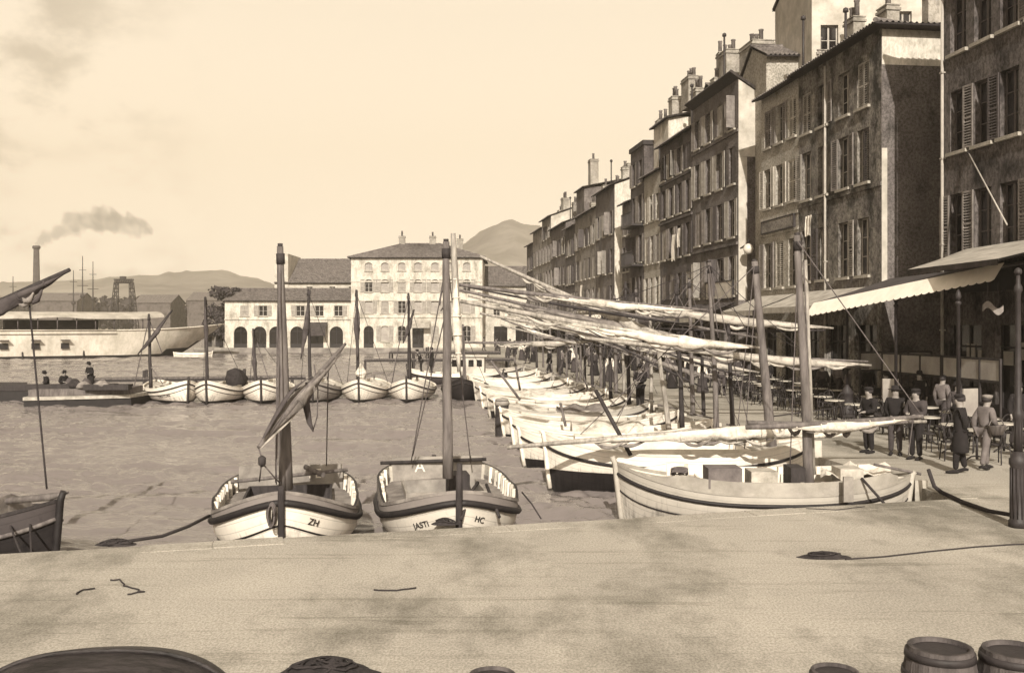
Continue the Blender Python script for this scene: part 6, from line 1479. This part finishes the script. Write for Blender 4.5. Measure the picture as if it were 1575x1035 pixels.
# band of far woods and sheds: one mass
rr = random.Random(5); g = G()
for i in range(9000):
    Y = rr.uniform(420, 520); px = rr.uniform(-80, 470); X = XP(px, Y)
    hmax = 1.5*(7.5+4.5*noise.noise(Vector((X*.03, 0, 4)))+2.5*noise.noise(Vector((X*.12, 3, 4))))*Y/430
    z = hmax*rr.random()**.6; s = rr.uniform(.7, 1.6)
    a = Vector((rr.gauss(0, 1), rr.gauss(0, 1), rr.gauss(0, 1))).normalized(); b = a.cross(Vector((rr.gauss(0, 1), rr.gauss(0, 1), rr.gauss(0, 1)))).normalized()
    g.poly([Vector((X, Y, z))+a*s, Vector((X, Y, z))+b*s, Vector((X, Y, z))-a*s, Vector((X, Y, z))-b*s])
tag(g.build('far_wood', M['foliage']), kind='stuff')
Yf = 400
for i, (p0, p1, pe) in enumerate(((52, 118, 463), (206, 262, 466), (288, 345, 462))):
    x0, x1 = XP(p0, Yf), XP(p1, Yf); he = ZP(pe, Yf); r = empty('arsenal_shed', (x0, Yf, 0), 0, ['long arsenal shed by the factory chimney', 'arsenal shed right of the gantry crane', 'arsenal shed below the hill, rightmost on the far shore'][i], 'shed', 'sheds on the far shore')
    g = G(); g.box(0, 0, 0, x1-x0, 18, he); 
    g.poly([(0, 0, he), (0, 9, he+3.5), (0, 18, he)]); g.poly([(x1-x0, 0, he), (x1-x0, 9, he+3.5), (x1-x0, 18, he)]); g.build('wall', M['pl_c'], r)
    g = G(); tiles(g, (-.4, -.4, he), (x1-x0+.4, -.4, he), (x1-x0+.4, 9, he+3.6), (-.4, 9, he+3.6), 1.2, .05); tiles(g, (-.4, 18.4, he), (x1-x0+.4, 18.4, he), (x1-x0+.4, 9, he+3.6), (-.4, 9, he+3.6), 1.2, .05); g.build('roof', [M['tile'], M['wood_d']], r)
Ys = 430; X = XP(56, Ys)
r = empty('factory_chimney', (X, Ys, 0), 0, 'tall dark factory chimney pouring smoke on the far shore', 'chimney'); g = G(); zt = ZP(378, Ys)
g.lathe([(1.9, 0), (1.8, 4), (1.15, zt-1.5)], 16); g.build('shaft', M['pl_d'], r); g = G(); g.lathe([(1.2, zt-1.5), (1.6, zt-1.2), (1.65, zt-.2), (1.3, zt)], 16); g.build('cap', M['pl_d'], r); g = G(); g.box(-3.2, -3.2, 0, 3.2, 3.2, 5); g.build('base', M['pl_c'], r)
# smoke
sm = bpy.data.materials.new('coal_smoke'); sm.use_nodes = True
for q in list(sm.node_tree.nodes):
    if q.type == 'BSDF_PRINCIPLED': sm.node_tree.nodes.remove(q)
pv = sm.node_tree.nodes.new('ShaderNodeVolumePrincipled'); pv.inputs['Color'].default_value = (.10, .08, .06, 1); pv.inputs['Density'].default_value = .06
sm.node_tree.links.new(pv.outputs[0], sm.node_tree.nodes['Material Output'].inputs['Volume'])
bm = bmesh.new(); path = [(56, 380, 1.7), (60, 374, 2.8), (68, 368, 3.0), (78, 363, 3.4), (90, 356, 3.8), (104, 349, 4.6), (120, 343, 5.4), (138, 340, 6), (158, 339, 6.5), (180, 340, 6.6), (206, 345, 6), (236, 353, 4.5)]
rr = random.Random(8); parts_ = []
vs = []; fs = []; n_ = 14
rings = []
NN = 60
for i in range(NN+1):
    t = i/NN*(len(path)-1); a = min(int(t), len(path)-2); f = t-a
    px = path[a][0]*(1-f)+path[a+1][0]*f; py = path[a][1]*(1-f)+path[a+1][1]*f; rad0 = path[a][2]*(1-f)+path[a+1][2]*f
    c_ = P(px, py, Ys+(px-56)*.15); ring = []
    for k in range(n_):
        an = 2*math.pi*k/n_; d = Vector((math.cos(an)*.55, math.sin(an), math.cos(an)*.85)) if False else Vector((-.45*math.cos(an), math.sin(an), math.cos(an)))
        q = c_+d*rad0; nv = noise.fractal(q*.22, .7, 2, 4); q = c_+d*rad0*max(.15, .82+.65*nv)*(1 if 0 < i < NN else .05)
        ring.append(bm.verts.new(q))
    rings.append(ring)
for a, b in zip(rings, rings[1:]):
    for k in range(n_): bm.faces.new((a[k], a[(k+1) % n_], b[(k+1) % n_], b[k]))
bm.faces.new(rings[0][::-1]); bm.faces.new(rings[-1]); bmesh.ops.recalc_face_normals(bm, faces=bm.faces)
me = bpy.data.meshes.new('smoke'); bm.to_mesh(me); bm.free(); me.materials.append(sm); tag(link('smoke', me), kind='stuff')
# gantry crane
Yc = 330; x0, x1 = XP(178, Yc), XP(203, Yc); zt = ZP(428, Yc); r = empty('gantry_crane', ((x0+x1)/2, Yc, 0), 0, 'dark iron gantry crane on two lattice legs on the far shore', 'crane'); w_ = (x1-x0)/2
def lattice(g, a, b, w0, w1, n_=7, t=.16):
    a, b = Vector(a), Vector(b); d = (b-a).normalized(); u = Vector((0, 1, 0)).cross(d).normalized(); v = Vector((0, 1, 0))
    cn = lambda s, su, sv: a.lerp(b, s)+u*su*(w0+(w1-w0)*s)+v*sv*(w0+(w1-w0)*s)
    for su in (-1, 1):
        for sv in (-1, 1): g.tube([cn(0, su, sv), cn(1, su, sv)], t, 4)
    for i in range(n_):
        for sv in (-1, 1): g.tube([cn(i/n_, -1, sv), cn((i+1)/n_, 1, sv)], t*.7, 4); g.tube([cn(i/n_, 1, sv), cn((i+1)/n_, -1, sv)], t*.7, 4)
for s in (-1, 1):
    g = G(); lattice(g, (s*(w_+.9), 0, 0), (s*(w_-.2), 0, zt-1.6), 1.2, .55); g.build('leg', M['iron'], r)
g = G(); lattice(g, (-w_-.4, 0, zt-1.0), (w_+.4, 0, zt-1.0), .6, .6, 8); g.box(-w_*.4, -.8, zt-.5, w_*.2, .8, zt+.6); g.build('beam', M['iron'], r)
for px, top_, Y, lab in ((127, 394, 360, 'tallest thin ship mast with a fighting top on the far shore'), (143, 402, 362, 'thin ship mast right of the tallest one on the far shore'), (113, 416, 364, 'short thin mast left of the tallest one on the far shore'), (20, 425, 364, 'thin mast standing alone left of the factory chimney')):
    r = empty('ship_mast', (XP(px, Y), Y, 0), 0, lab, 'mast', 'ship masts on the far shore'); z = ZP(top_, Y); g = G(); g.tube([(0, 0, 0), (0, 0, z)], [.4, .12], 8); g.build('pole', M['iron'], r)
    g = G(); g.tube([(-2, 0, z*.62), (2, 0, z*.62)], .12, 6); g.tube([(-1.3, 0, z*.82), (1.3, 0, z*.82)], .1, 6); g.build('yard', M['iron'], r)
    g = G(); g.lathe([(.2, z*.45), (.8, z*.47), (.8, z*.5), (.2, z*.51)], 10); g.build('top', M['iron'], r)
